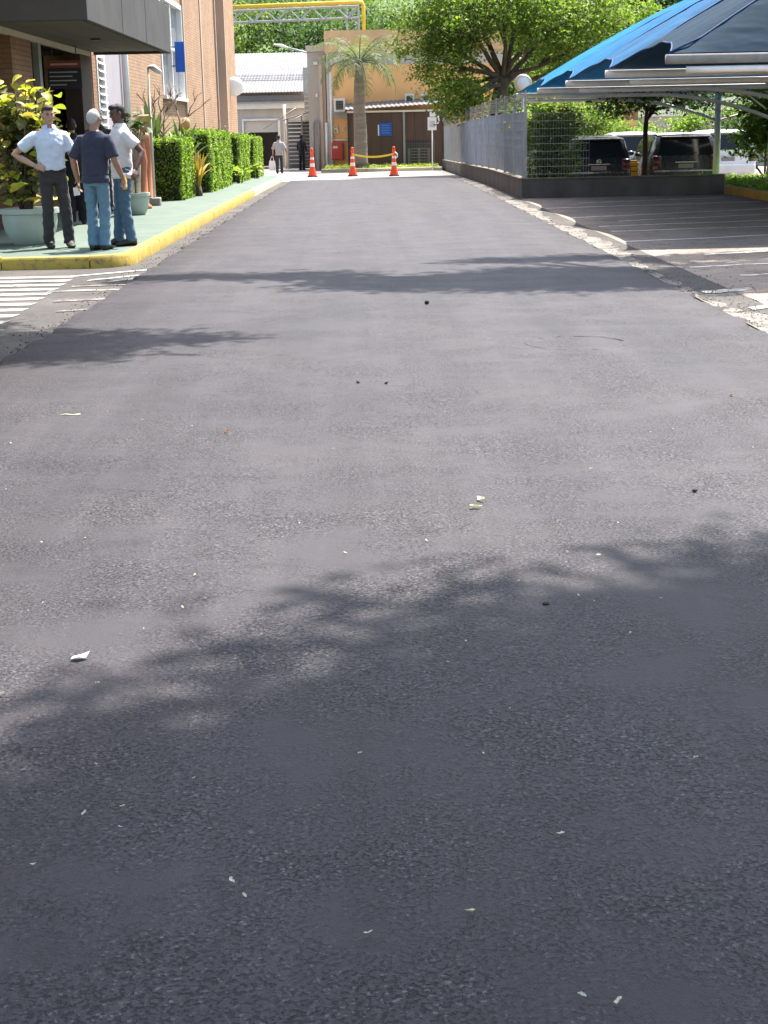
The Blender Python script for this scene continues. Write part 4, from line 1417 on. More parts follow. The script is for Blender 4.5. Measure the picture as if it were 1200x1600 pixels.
cone('orange traffic cone with white bands nearest the warehouse', -2.10, 57.6)
cone('middle orange traffic cone in front of the palm trunk', -.58, 57.3)
c3 = cone('orange traffic cone holding tape in front of the brown shed post', .95, 56.2)
MB().tube([(.04, -.08, .86), (.12, -.07, .80), (.13, -.05, .70), (.05, -.09, .62)], .025, 6).build('tape_roll', reflect_white, c3, True)
tp = tag(MB().rings([[(-.58 + 1.53 * t, 57.3 - 1.1 * t - .07, gz(57) - .03 + .80 - .10 * math.sin(math.pi * t) + dz) for dz in (-.035, .035)] for t in [k / 16 for k in range(17)]], False, False).build('barrier_tape', tape_yellow), 'yellow barrier tape strung between two traffic cones', 'tape')


def lob(*a):
    return list(a)


# ------------------------------------------------------------------ hedges and plants along the sidewalk
def hedge(label, x0, x1, y0, y1, h, seed, n):
    z0 = .098 + gz((y0 + y1) / 2)
    t = thing('clipped_hedge', label, 'hedge', ((x0 + x1) / 2, (y0 + y1) / 2, z0), 0, 'clipped box hedges along the brick wall')
    hx, hy = (x1 - x0) / 2, (y1 - y0) / 2
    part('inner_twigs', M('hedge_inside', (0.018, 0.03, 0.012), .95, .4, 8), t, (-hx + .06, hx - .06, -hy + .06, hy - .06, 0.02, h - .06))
    rng = np.random.default_rng(seed)
    P = []
    areas = [2 * hx * 2 * hy, 2 * hx * h, 2 * hx * h, 2 * hy * h, 2 * hy * h]
    tot = sum(areas)
    for i, a in enumerate(areas):
        m = int(n * a / tot)
        u, v = rng.uniform(-1, 1, m), rng.uniform(-1, 1, m)
        d = -np.abs(rng.normal(0, .035, m)) + .02
        if i == 0:
            q = np.column_stack([u * hx, v * hy, h + d])
        elif i in (1, 2):
            s = -1 if i == 1 else 1
            q = np.column_stack([u * hx, s * (hy + d), (v + 1) / 2 * h])
        else:
            s = -1 if i == 3 else 1
            q = np.column_stack([s * (hx + d), u * hy, (v + 1) / 2 * h])
        q += 0.02 * np.sin(q[:, [1, 2, 0]] * 9) + 0.035 * np.sin(q[:, [2, 0, 1]] * 3.7 + seed) * np.sin(q[:, [1, 2, 0]] * 4.9 + 2 * seed)
        sp = rng.uniform(0, 1, m) < .05
        q[sp, 2] += np.abs(rng.normal(0, .05, sp.sum()))
        q[sp, 0] += rng.normal(0, .03, sp.sum())
        P.append(q)
    P = np.concatenate(P)
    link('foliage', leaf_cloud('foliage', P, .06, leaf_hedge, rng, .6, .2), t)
    return t


hedge('nearest square clipped hedge beside the thin lamp post', -4.85, -3.98, 32.7, 35.0, 1.27, 1, 11000)
hedge('second clipped hedge from the entrance, tall and bright green', -4.75, -3.80, 36.9, 42.6, 1.42, 2, 22000)
hedge('third clipped hedge from the entrance', -4.70, -3.80, 45.2, 49.3, 1.36, 3, 15000)
hedge('farthest clipped hedge near the warehouse doorway', -4.65, -3.80, 51.5, 55.2, 1.32, 4, 13000)


def blade(L, w, bend, n=6, cup=.25):
    """a long tapering leaf rising from the origin and arching over towards +X"""
    rr = []
    for k in range(n + 1):
        t = k / n
        x = L * (math.sin(bend * t) / max(bend, .01)) if bend > .02 else 0
        z = L * ((1 - math.cos(bend * t)) / max(bend, .01)) if bend > .02 else L * t
        # start upright: swap so the leaf rises first
        px, pz = z, x
        ww = w * (.55 + 1.2 * t) * (1 - t) ** .55 if t < 1 else .002
        rr.append([(px - cup * ww * 0, -ww, pz + cup * ww), (px, 0, pz), (px, ww, pz + cup * ww)])
    return MB().rings(rr, False, False)


def rosette(name, label, loc, mat, n, L, w, seed, bends=(.3, 1.6), cat='plant', group=None, zlo=0.0):
    t = thing(name, label, cat, loc, 0, group)
    rnd = random.Random(seed)
    metas = [blade(L, w, b).mesh('leaf', mat, True) for b in np.linspace(bends[0], bends[1], 5)]
    for k in range(n):
        f = k / n
        o = link('leaf', metas[min(4, int(f * 5))], t, (rnd.uniform(-.05, .05), rnd.uniform(-.05, .05), zlo + (1 - f) * .12))
        o.rotation_euler = (rnd.uniform(-.15, .15), rnd.uniform(-.1, .1), rnd.uniform(0, 2 * math.pi))
        s = rnd.uniform(.75, 1.1)
        o.scale = (s, s, s)
    MB().lathe([(.07, -.02), (.09, .06), (.05, .2 + zlo)], seg=8).build('stem', bark, t, True)
    return t


rosette('agave', 'large spiky agave rising between first and second hedges', (-4.25, 35.9, .098), leaf_agave, 34, 1.35, .055, 3, (.4, 1.7), zlo=.25)
rosette('agave', 'spiky dark agave behind the nearest clipped hedge', (-4.95, 35.6, .098), leaf_agave, 26, 1.3, .055, 5, (.2, 1.2), zlo=.75)
rosette('ground_shrub', 'tawny spiky bush at foot of the agave by sidewalk', (-3.88, 34.9, .098), leaf_orange, 26, .85, .04, 6, (.2, 1.5), zlo=.05)


def leafy_shrub(name, label, loc, h, r, n, mesh_mats, leafL, seed, cat='shrub', stems=5, stem_mat=None, bowl=0.0, zmin=.25, group=None):
    """each big leaf is an object; alike leaves share a mesh"""
    t = thing(name, label, cat, loc, 0, group)
    rnd = random.Random(seed)
    metas = []
    for m in mesh_mats:
        for b in (.25, .7):
            rr = []
            for k in range(6):
                q = k / 5
                ww = leafL * .30 * math.sin(math.pi * min(1, q * .92 + .05)) ** .8
                x = leafL * q * math.cos(b * q)
                z = -leafL * q * math.sin(b * q) * .6
                rr.append([(x, -ww, z + ww * .35), (x, 0, z), (x, ww, z + ww * .35)])
            metas.append(MB().rings(rr, False, False).mesh('leaf', m, True))
    tips = []
    mb = MB()
    for s in range(stems):
        a = 2 * math.pi * s / stems + rnd.uniform(-.4, .4)
        e = Vector((math.cos(a) * r * rnd.uniform(.3, .9), math.sin(a) * r * rnd.uniform(.3, .9), h * rnd.uniform(.65, 1)))
        p = [Vector((math.cos(a) * .06, math.sin(a) * .06, bowl)), Vector((e.x * .35, e.y * .35, bowl + (e.z - bowl) * .4)), Vector((e.x * .8, e.y * .8, bowl + (e.z - bowl) * .75)), e]
        mb.tube(p, [.022, .018, .013, .007], 6)
        tips.append(p)
    mb.build('stem', stem_mat or bark, t, True)
    for k in range(n):
        p = tips[k % stems]
        f = rnd.uniform(zmin, 1) ** (.7 if zmin > 0 else 1.0)
        if zmin <= 0 and f < .25:
            c = p[0].lerp(p[1], .35 + f * 2.6) * 1.0 + Vector((rnd.gauss(0, r * .3), rnd.gauss(0, r * .3), 0))
        elif f < .5:
            c = p[1].lerp(p[2], f / .5)
        else:
            c = p[2].lerp(p[3], (f - .5) / .5)
        c = c + Vector((max(-1.2, min(1.2, rnd.gauss(0, 1))) * r * .28, max(-1.2, min(1.2, rnd.gauss(0, 1))) * r * .28, max(-1.2, min(1.2, rnd.gauss(0, 1))) * h * .05))
        o = link('leaf', metas[rnd.randrange(len(metas))], t, c)
        o.rotation_euler = (rnd.uniform(-.7, .7), rnd.uniform(-.9, .35), rnd.uniform(0, 6.283))
        s = rnd.uniform(.7, 1.15)
        o.scale = (s, s, s)
    return t


def bowl_planter(label, x, y, r, h):
    t = thing('bowl_planter', label, 'planter', (x, y, .098), 0, 'pale concrete bowl planters')
    prof = [(r * .62, 0), (r * .72, h * .08), (r * .90, h * .38), (r * .96, h * .66), (r * .96, h * .84), (r * 1.04, h * .86), (r * 1.04, h), (r * .92, h), (r * .88, h * .88), (.02, h * .86)]
    MB().lathe(prof, seg=32).build('bowl', bowl_mat, t, True)
    smooth_by_angle(t.children[0].data, 40)
    MB().lathe([(.01, h * .865), (r * .885, h * .875)], seg=24, cap=False).build('potting_soil', soil, t)
    return t


bowl_planter('large pale bowl planter holding the yellow croton', -4.46, 20.0, .37, .46)
leafy_shrub('croton_shrub', 'tall croton with big yellow and green leaves in nearest bowl', (-4.50, 20.0, .51), 1.62, .70, 300, [leaf_yellow, leaf_lime, leaf_lime, leaf_olive, leaf_yellow, leaf_olive, leaf_orange], .20, 12, stems=12, zmin=.0)
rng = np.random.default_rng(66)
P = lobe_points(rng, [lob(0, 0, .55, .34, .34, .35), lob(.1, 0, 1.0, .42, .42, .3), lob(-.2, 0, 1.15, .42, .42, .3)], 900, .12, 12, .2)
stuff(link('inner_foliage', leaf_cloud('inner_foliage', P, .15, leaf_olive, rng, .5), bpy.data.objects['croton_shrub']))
bowl_planter('smaller pale bowl planter behind the men by lamp post', -4.15, 27.0, .27, .38)
t = leafy_shrub('pale_trunk_plant', 'plant with pale trunks and dark top leaves in smaller bowl', (-4.15, 27.0, .43), 1.5, .30, 46, [leaf_olive, leaf_dark], .20, 21, stems=5, stem_mat=bark_pale, zmin=.75)
mb = MB()
for k in range(3):
    a = k * 2.1
    mb.tube([(.07 * math.cos(a), .07 * math.sin(a), 0), (.10 * math.cos(a), .10 * math.sin(a), .5), (.06 * math.cos(a + .5), .06 * math.sin(a + .5), 1.1)], [.05, .045, .03], 8)
mb.build('trunk', bark_pale, t, True)

# terracotta columns and lamp post beside the hedge
for (x, y, h, lab) in ((-4.32, 29.2, 1.42, 'slim terracotta column right behind the smaller bowl planter'), (-4.62, 32.0, 1.78, 'terracotta column with wide cap behind the lamp post')):
    o = thing('terracotta_column', lab, 'column', (x, y, .098), 0, 'terracotta columns')
    MB().lathe([(.16, 0), (.16, .06), (.11, .10), (.10, h * .5), (.125, h * .62), (.09, h * .8), (.085, h - .14)], seg=16).build('shaft', terracotta, o, True)
    MB().lathe([(.085, h - .14), (.16, h - .10), (.18, h - .04), (.15, h)], seg=16).build('cap', M('pale_terracotta', (.56, .33, .22), .8), o, True)
o = thing('lamp_post', 'thin cream lamp post with small white head beside nearest hedge', 'lamp', (-4.28, 30.5, .098))
MB().tube([(0, 0, 0), (0, 0, 2.62)], .028, 8).build('pole', cream_paint, o, True)
part('base', light_concrete, o, (-.12, .12, -.12, .12, 0, .16), bev=.02)
MB().tube([(0, 0, 2.6), (.04, 0, 2.66), (.12, -.02, 2.64), (.26, -.03, 2.55)], [.028, .035, .07, .04], 8).build('lamp_head', white_paint, o, True)
o = thing('garden_lamp', 'small amber garden lamp above the second hedge', 'lamp', (-4.95, 42.2, .098))
MB().tube([(0, 0, 0), (0, 0, 1.55)], .03, 8).build('pole', terracotta, o, True)
MB().lathe([(.05, 1.5), (.10, 1.58), (.12, 1.7), (.08, 1.8), (.02, 1.83)], seg=12).build('shade', leaf_orange if False else M('amber_shade', (.6, .36, .16), .5), o, True)

# bare small frangipani in front of the wall
o = thing('bare_shrub', 'bare pale branched small tree in front of brick wall', 'tree', (-4.85, 37.2, .098))
rnd = random.Random(4)
mb = MB()


def bare(p, d, L, r, dep):
    e = p + d * L
    m = p.lerp(e, .5) + Vector((rnd.uniform(-.04, .04), rnd.uniform(-.04, .04), .02))
    mb.tube([p, m, e], [r, r * .85, r * .65], 6)
    if dep:
        for k in range(rnd.choice((2, 3))):
            nd = (d + Vector((rnd.uniform(-.8, .8), rnd.uniform(-.8, .8), rnd.uniform(-.1, .5)))).normalized()
            bare(e, nd, L * rnd.uniform(.62, .85), r * .62, dep - 1)


bare(Vector((0, 0, 0)), Vector((0, 0, 1)), .85, .06, 4)
mb.build('branches', M('brown_grey_bark', (.22, .16, .12), .9, .25, 6, .4, 30, .01), o, True)
# small plants at the hedge feet
for i, (x, y, lab) in enumerate(((-3.72, 44.2, 'small yellow green plant at foot of the third hedge'), (-3.70, 50.6, 'pale leafy plant at the foot of the farthest hedge'))):
    leafy_shrub('foot_plant', lab, (x, y, .098 + gz(y)), .5, .26, 46, [leaf_lime, leaf_hedge], .16, 40 + i, stems=4, zmin=.1)


# ------------------------------------------------------------------ trees
tree('shade_tree', 'big spreading tree with lime green leaves behind the mesh fence', (4.7, 55.0, -.38),
     [(0, 0, 0), (.02, 0, 1.2), (-.05, 0, 2.2), (.05, 0, 3.0), (.15, 0, 3.6)], .40,
     [lob(-1.9, -.6, 3.9, 1.2, 1.3, .9), lob(-2.4, .2, 5.1, 1.4, 1.4, 1.0), lob(-1.4, -.8, 5.4, 1.5, 1.4, 1.1), lob(.1, -1.0, 5.9, 1.6, 1.4, 1.0), lob(1.7, -.9, 5.4, 1.6, 1.4, 1.1), lob(2.9, 0, 4.6, 1.3, 1.3, 1.0),
      lob(-1.5, .6, 3.1, 1.1, 1.0, .6), lob(1.2, .6, 7.0, 2.0, 1.8, 1.2), lob(-1.6, .6, 7.0, 2.0, 1.8, 1.2), lob(3.3, .4, 6.1, 1.6, 1.4, 1.1), lob(-1.6, -1.0, 2.7, .8, .8, .5), lob(-1.0, -1.2, 2.9, .7, .7, .5), lob(2.3, .8, 3.5, .9, .9, .5)],
     31000, .16, leaf_big, bark, 11, .24, 30, limb_r=.22, aspect=.45, shell=.4)
tree('rear_tree', 'blue green leafy tree rising behind the blue carport roof', (15.5, 86, -.7), [(0, 0, 0), (.2, 0, 3), (0, 0, 5)], .35,
     [lob(-2.5, 0, 6.2, 2.4, 2, 1.8), lob(0, -.5, 7.0, 2.4, 2, 1.8), lob(2.5, 0, 7.4, 2.6, 2, 2), lob(4.5, .5, 8.3, 2.4, 2, 2), lob(1, .5, 9.3, 3, 2.4, 2), lob(-1.5, .5, 8.6, 2.6, 2.2, 1.8), lob(-3.6, 0, 4.4, 1.8, 1.6, 1.4)],
     20000, .26, leaf_blue, bark, 12, .38, 26, shell=.4)
tree('rear_tree', 'olive green tree standing between shade tree and blue carport', (9.3, 66, -.5), [(0, 0, 0), (.1, 0, 2.5), (0, 0, 4)], .28,
     [lob(-1.2, 0, 4.6, 1.6, 1.4, 1.2), lob(.8, -.2, 5.0, 1.7, 1.4, 1.3), lob(2.2, .2, 5.9, 1.6, 1.4, 1.2), lob(0, .4, 6.6, 2.1, 1.6, 1.4), lob(-2.2, .3, 6.3, 1.8, 1.4, 1.2), lob(1.8, 0, 3.6, 1.2, 1, .8)],
     14000, .2, leaf_big, bark, 13, .3, 26, shell=.4)
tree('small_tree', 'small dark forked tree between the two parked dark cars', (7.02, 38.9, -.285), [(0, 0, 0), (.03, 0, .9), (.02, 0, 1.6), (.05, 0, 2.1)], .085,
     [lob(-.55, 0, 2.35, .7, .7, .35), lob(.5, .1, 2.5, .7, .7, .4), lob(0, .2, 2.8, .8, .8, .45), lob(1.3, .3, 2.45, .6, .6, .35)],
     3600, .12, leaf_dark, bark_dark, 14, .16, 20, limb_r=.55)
tree('leafy_tree', 'broad leaved tree growing in the bed right of carport post', (10.3, 37.6, .05), [(0, 0, 0), (-.1, 0, .5), (.0, 0, 1.1)], .2,
     [lob(-.5, -.1, 1.45, .7, .8, .5), lob(.3, -.3, 1.3, .8, .8, .6), lob(.9, 0, 1.7, .9, .9, .6), lob(-.2, .1, 2.05, .9, .9, .5), lob(.7, .2, 2.4, .9, .9, .5), lob(-.7, .3, 1.0, .5, .5, .4)],
     6000, .17, leaf_big, bark, 15, .2, 20, limb_r=.4, aspect=.42)


def bush(name, label, loc, lobes, n, leaf, mat, seed, clump=.15, group=None):
    rng = np.random.default_rng(seed)
    t = thing(name, label, 'bush', loc, 0, group)
    mb = MB()
    for l in lobes:
        mb.tube([(0, 0, 0), (l[0] * .5, l[1] * .5, l[2] * .55), tuple(l[:3])], [.04, .03, .012], 5)
    mb.build('stems', bark, t)
    link('foliage', leaf_cloud('foliage', lobe_points(rng, lobes, n, clump, 18, .3), leaf, mat, rng, .5), t)
    return t


bush('dense_bush', 'dense dark green bush behind the mesh at fence corner', (4.35, 36.6, -.285), [lob(-.25, 0, .5, .34, .5, .45), lob(.2, 0, .5, .36, .5, .45), lob(-.25, 0, 1.2, .34, .5, .45), lob(.2, 0, 1.2, .42, .5, .45), lob(-.3, .1, 1.8, .45, .5, .4), lob(.3, .1, 1.75, .45, .5, .4)], 7000, .10, leaf_big, 21)
bush('dense_bush', 'green leafy bush rising behind the black hatchback', (6.2, 51.5, -.285), [lob(-1.2, 0, 1.3, .9, .7, .8), lob(.2, 0, 1.4, .9, .7, .8), lob(1.3, 0, 1.3, .8, .7, .7), lob(-1.0, 0, 2.2, .9, .7, .6), lob(.5, 0, 2.2, .9, .7, .6), lob(1.8, .1, 2.0, .6, .6, .5)], 8000, .13, leaf_big, 22, .2)
bush('lime_bush', 'bright lime bush behind the white van', (9.1, 54.5, -.285), [lob(-.6, 0, 1.2, .8, .6, .7), lob(.5, 0, 1.2, .8, .6, .7), lob(0, 0, 1.6, .7, .6, .4)], 2600, .12, leaf_hedge, 23)
bush('lime_bush', 'round bright bush above the graphite car roof', (12.0, 56.0, -.285), [lob(-1.0, 0, 1.3, .8, .6, .7), lob(.2, 0, 1.5, .9, .6, .8), lob(1.0, 0, 1.9, .8, .6, .7), lob(-.3, 0, 1.8, .6, .6, .4)], 3600, .13, leaf_hedge, 24)
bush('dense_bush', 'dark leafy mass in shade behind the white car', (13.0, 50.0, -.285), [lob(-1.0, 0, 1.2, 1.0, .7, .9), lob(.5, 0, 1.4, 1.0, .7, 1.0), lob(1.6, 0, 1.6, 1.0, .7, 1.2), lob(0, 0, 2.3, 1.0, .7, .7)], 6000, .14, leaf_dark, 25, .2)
bush('dense_bush', 'leafy undergrowth at the foot of the shade tree', (4.75, 60.0, -.3), [lob(0, 0, .8, .6, 1.5, .8), lob(.9, 0, 1.0, .8, 1.5, .9), lob(2.2, 0, 1.0, .9, 1.5, .9), lob(.3, 1, 1.9, .7, 1.4, .6), lob(1.6, 0, 1.9, .9, 1.4, .6)], 7000, .14, leaf_big, 26, .2)
# low buildings behind the car park
rb_ = thing('terracotta_building', 'low terracotta brick building behind the parked cars', 'building')
part('wall', brick_dark, rb_, (9.5, 13.2, 75, 80, -.8, 3.2))
part('yellow_band', M('ochre_plaster', (.6, .42, .16), .85), rb_, (9.5, 13.2, 74.95, 75, -.8, 1.75))
part('roof_edge', pale_plaster, rb_, (9.3, 13.4, 74.8, 80, 3.2, 3.4))
rb_ = thing('grey_garden_wall', 'low grey wall with pale balusters behind the bushes', 'wall')
part('wall', grey_plaster, rb_, (13.4, 24, 75, 75.3, -.8, 1.9))
part('rail', white_paint, rb_, (13.4, 24, 74.95, 75.35, 1.9, 2.0), (13.4, 24, 74.95, 75.35, 2.6, 2.72))
for k in range(26):
    MB().lathe([(.06, 2.0), (.12, 2.15), (.06, 2.35), (.1, 2.6)], (13.6 + k * .4, 75.15, 0), 8).build('baluster', white_paint, rb_, True)

# palm
pt = thing('palm_tree', 'feathery palm with thick trunk in front of the orange building', 'palm', (-.32, 67.4, gz(67) + .1))
tp_ = [(0, 0, 0), (0, 0, .3), (.02, 0, 1.4), (-.01, 0, 2.6), (.02, 0, 3.6), (.04, 0, 4.5)]
MB().tube(tp_, [.38, .31, .29, .26, .23, .16], 14).build('trunk', palm_bark, pt, True)
rnd = random.Random(9)
for k in range(24):
    az = k * 2.399
    el = 1.25 - 1.5 * (k / 24)            # young fronds upright, old ones hanging
    L = rnd.uniform(1.9, 2.4)
    d = Vector((math.cos(az), math.sin(az), 0))
    p = Vector((.04, 0, 4.5)) + d * .1
    pts = [p]
    nseg = 12
    for s in range(nseg):
        e = el - (s / nseg) ** 1.3 * 1.75
        p = p + (d * math.cos(e) + Vector((0, 0, math.sin(e)))) * (L / nseg)
        pts.append(p)
    fr_ = link('frond', MB().tube(pts, [.03 * (1 - .8 * i / nseg) for i in range(nseg + 1)], 5).mesh('frond', leaf_palm, True), pt)
    V, F = [], []
    side = d.cross(Vector((0, 0, 1)))
    for s in range(nseg * 3):
        q = s / (nseg * 3)
        if q < .12:
            continue
        i = min(nseg - 1, int(q * nseg))
        c = pts[i].lerp(pts[i + 1], q * nseg - i)
        tg = (pts[i + 1] - pts[i]).normalized()
        ll = .62 * math.sin(math.pi * (q * .85 + .13)) ** .6
        for sg_ in (-1, 1):
            dr_ = (side * sg_ * .8 + tg * .55 + Vector((rnd.uniform(-.15, .15), rnd.uniform(-.15, .15), rnd.uniform(-.55, .1)))).normalized()
            e1 = c + dr_ * ll * .55
            e2 = c + dr_ * ll + Vector((0, 0, -ll * .35))
            w_ = tg * .013
            n0 = len(V)
            V += [c - w_, c + w_, e1 + w_, e1 - w_, e2]
            F += [(n0, n0 + 1, n0 + 2, n0 + 3), (n0 + 3, n0 + 2, n0 + 4)]
    m_ = MB()
    m_.add(V, F)
    lf = link('leaflets', m_.mesh('leaflets', leaf_palm, False, False), fr_)

# wooded hill behind everything
mb = MB()
rows = []
for i in range(13):
    y = 105 + i * 18
    row = []
    for j in range(41):
        x = -160 + j * 8
        f = min(1, i / 8)
        row.append((x, y, -1.2 + 26 * f * f * (3 - 2 * f) + 1.2 * math.sin(x * .05 + i) + .8 * math.sin(x * .13) - max(0, (x - 2)) * .03 * f))
    rows.append(row)
mb.rings(rows, False, False)
struct(mb.build('hill', grass_ground, None, True))
rng0 = np.random.default_rng(77)
k = 0
HT = [(-17, 118, 6.4, 0), (-12.5, 112, 7.4, 0), (-8.8, 116, 8.6, 0), (-5.4, 112, 7.2, 0), (-2.0, 118, 8.0, 1), (1.5, 114, 8.2, 1), (4.8, 116, 7.8, 0), (8.5, 118, 8.0, 1), (13, 116, 8.4, 0),
      (-19, 140, 12, 1), (-12, 142, 13, 0), (-5.5, 140, 12.6, 1), (0.5, 144, 12.2, 1), (6.5, 142, 10.2, 0), (13, 140, 11, 1), (20, 138, 12, 0), (28, 136, 13, 1), (18, 116, 9, 1), (25, 118, 10, 0), (33, 120, 10, 1), (-15.5, 168, 16, 0), (-6, 170, 16, 1), (2, 172, 13.5, 0), (11, 170, 13, 1), (36, 140, 13, 0)]
for (x, y, h, d) in HT:
    w = h * .45
    zb = -1.5 if y < 130 else (1.5 if y < 160 else 4)
    lobes = []
    for j in range(7):
        a = j * 2.4
        rr_ = w * (.55 if j else 0)
        lobes.append(lob(rr_ * math.cos(a), rr_ * math.sin(a), h * (.55 + .32 * ((j * 37) % 10) / 10), w * .55, w * .55, h * .17))
    side_ = 'left' if x < -3 else ('middle' if x < 7 else 'right')
    k += 1
    desc = ['pale green', 'dark green'][d]
    row_ = 'front' if y < 130 else ('middle' if y < 160 else 'back')
    lab = '%s tree in the %s row on wooded hill, %s from the left' % (desc, row_, ['first', 'second', 'third', 'fourth', 'fifth', 'sixth', 'seventh', 'eighth', 'ninth', 'tenth', 'eleventh', 'twelfth', 'thirteenth'][sorted([q[0] for q in HT if ('front' if q[1] < 130 else ('middle' if q[1] < 160 else 'back')) == row_]).index(x)])
    tree('hill_tree', lab, (x, y, zb), [(0, 0, 0), (.1, 0, h * .3), (0, 0, h * .5)], .25, lobes, 3600, .42, leaf_hill if d == 0 else leaf_hill2, bark, 100 + k, .5, 16, group='trees on the wooded hill', shell=.35)

# trees beside the camera, out of view, whose shade falls on the asphalt
tree('roadside_tree', 'tall dense tree beside the near road, shading the foreground asphalt', (4.8, 2.6, -.05), [(0, 0, 0), (-.1, .3, 3.2), (-.3, 1.0, 6.0), (-.6, 2.0, 9.2)], .32,
     [lob(-.9, 5.5, 10.8, 1.2, 1.0, .5), lob(.3, 5.7, 10.8, 1.2, 1.0, .5), lob(1.4, 5.6, 10.8, 1.2, 1.0, .5), lob(.6, 4.4, 11.1, 1.4, 1.1, .6), lob(-1.0, -2.6, 11.2, 2.0, 1.8, .9), lob(-3.6, -2.8, 11.2, 1.9, 1.8, .9), lob(1.0, -1.6, 11.2, 1.8, 1.8, .9), lob(-2.0, 3.9, 11.3, 1.2, 1.0, .6), lob(-.4, 3.9, 11.3, 1.4, 1.1, .6), lob(0.05, 5.20, 10.70, 1.30, 1.20, 0.60), lob(-1.35, 4.75, 10.70, 1.30, 1.20, 0.60), lob(-2.30, 4.10, 10.70, 1.10, 1.10, 0.60), lob(-3.10, 3.10, 10.80, 1.00, 1.10, 0.60), lob(1.25, 5.10, 10.80, 1.20, 1.20, 0.60),
      lob(-0.95, 3.70, 10.90, 1.70, 1.30, 0.80), lob(-2.35, 2.85, 11.10, 1.60, 1.40, 0.90), lob(0.65, 3.60, 11.10, 1.70, 1.50, 0.90), lob(-1.95, 2.00, 11.10, 1.80, 1.60, 0.90), lob(0.05, 2.20, 11.30, 1.80, 1.70, 1.00), lob(-1.15, 0.40, 11.10, 2.00, 1.70, 1.00), lob(-3.65, 0.80, 11.10, 1.60, 1.50, 0.90), lob(1.65, 3.00, 11.00, 1.40, 1.40, 0.80), lob(-3.95, -0.20, 11.00, 1.50, 1.40, 0.80)],
     100000, .17, leaf_big, bark, 51, .33, 26, shell=.1)
tree('roadside_tree', 'tree by the parking lot casting the shade band across road', (6.6, 15.4, -.05), [(0, 0, 0), (0, .1, 3.4), (-.3, 1.0, 6.2), (-.6, 2.0, 8.6)], .26,
     [lob(-3.63, 3.30, 10.10, 0.90, 0.60, 0.50), lob(-2.63, 3.20, 10.10, 1.10, 0.90, 0.60), lob(-1.43, 3.10, 10.30, 1.30, 1.00, 0.60), lob(-0.03, 3.10, 10.30, 1.30, 1.10, 0.70), lob(1.17, 3.00, 10.50, 1.30, 1.20, 0.80), lob(-2.03, 3.90, 10.20, 1.30, 0.70, 0.50), lob(-0.43, 4.00, 10.30, 1.40, 0.70, 0.60), lob(1.37, 4.10, 10.40, 1.30, 0.80, 0.60), lob(-4.63, 4.30, 10.10, 0.90, 0.35, 0.40), lob(-5.83, 4.40, 10.00, 0.80, 0.25, 0.35),
      lob(-2.03, 5.70, 10.20, 0.90, 0.35, 0.40), lob(-0.63, 5.90, 10.30, 1.10, 0.40, 0.50), lob(0.97, 6.00, 10.40, 1.20, 0.50, 0.50), lob(0.77, 5.00, 10.50, 1.00, 0.40, 0.50)],
     26000, .17, leaf_big, bark, 52, .17, 24, shell=.1)
tree('roadside_tree', 'tree on the island by the side road shading left asphalt edge', (-4.3, 10.2, .1), [(0, 0, 0), (.1, .3, 2.6), (.6, 1.2, 4.8), (1.2, 2.2, 6.4)], .2,
     [lob(3.29, 4.20, 7.70, 0.90, 0.70, 0.40), lob(4.29, 3.90, 7.70, 0.80, 0.50, 0.40), lob(3.09, 3.20, 7.60, 1.10, 0.70, 0.40), lob(4.09, 3.20, 7.70, 0.90, 0.50, 0.40), lob(2.09, 3.80, 7.80, 0.90, 0.90, 0.50), lob(1.80, 2.50, 7.80, 1.00, 0.80, 0.50), lob(5.20, 3.75, 7.70, 0.45, 0.15, 0.25), lob(2.90, 5.10, 7.70, 0.80, 0.30, 0.30), lob(2.50, 2.60, 7.60, 0.90, 0.40, 0.40)],
     15000, .13, leaf_big, bark, 53, .14, 24, shell=.1)


# ------------------------------------------------------------------ people
skin_light = M('skin_light', (.42, .25, .18), .55, .06, 8)
skin_mid = M('skin_mid', (.33, .18, .12), .55, .06, 8)
skin_dark = M('skin_dark', (.12, .06, .042), .5, .08, 8)
eye_white = M('eye_dark', (.03, .025, .02), .3, .0, 8)
_dg = None


def remesh(mb, name, mat, voxel, smooth=6, wr=0.0, seed=0):
    me = mb.mesh(name + '_src', mat)
    o = bpy.data.objects.new('tmp', me)
    COL.objects.link(o)
    m = o.modifiers.new('r', 'REMESH')
    m.mode = 'VOXEL'
    m.voxel_size = voxel
    if smooth:
        s = o.modifiers.new('s', 'SMOOTH')
        s.factor = .5
        s.iterations = smooth
    dg = bpy.context.evaluated_depsgraph_get()
    dg.update()
    new = bpy.data.meshes.new_from_object(o.evaluated_get(dg))
    bpy.data.objects.remove(o)
    bpy.data.meshes.remove(me)
    new.name = name
    if wr:
        n = len(new.vertices)
        co = np.empty(n * 3, dtype=np.float32)
        no = np.empty(n * 3, dtype=np.float32)
        new.vertices.foreach_get('co', co)
        new.vertices.foreach_get('normal', no)
        co, no = co.reshape(-1, 3), no.reshape(-1, 3)
        ph = seed * 1.7
        f = (np.sin(co[:, 2] * 38 + co[:, 0] * 22 + ph) * np.sin(co[:, 0] * 17 - co[:, 2] * 9 + ph * 2) + .6 * np.sin(co[:, 2] * 70 - co[:, 1] * 40 + ph) * np.sin(co[:, 1] * 23 + co[:, 0] * 31))
        co += no * (f * wr)[:, None]
        new.vertices.foreach_set('co', co.ravel())
    new.materials.clear()
    new.materials.append(mat)
    new.shade_smooth()
    new.update()
    return new


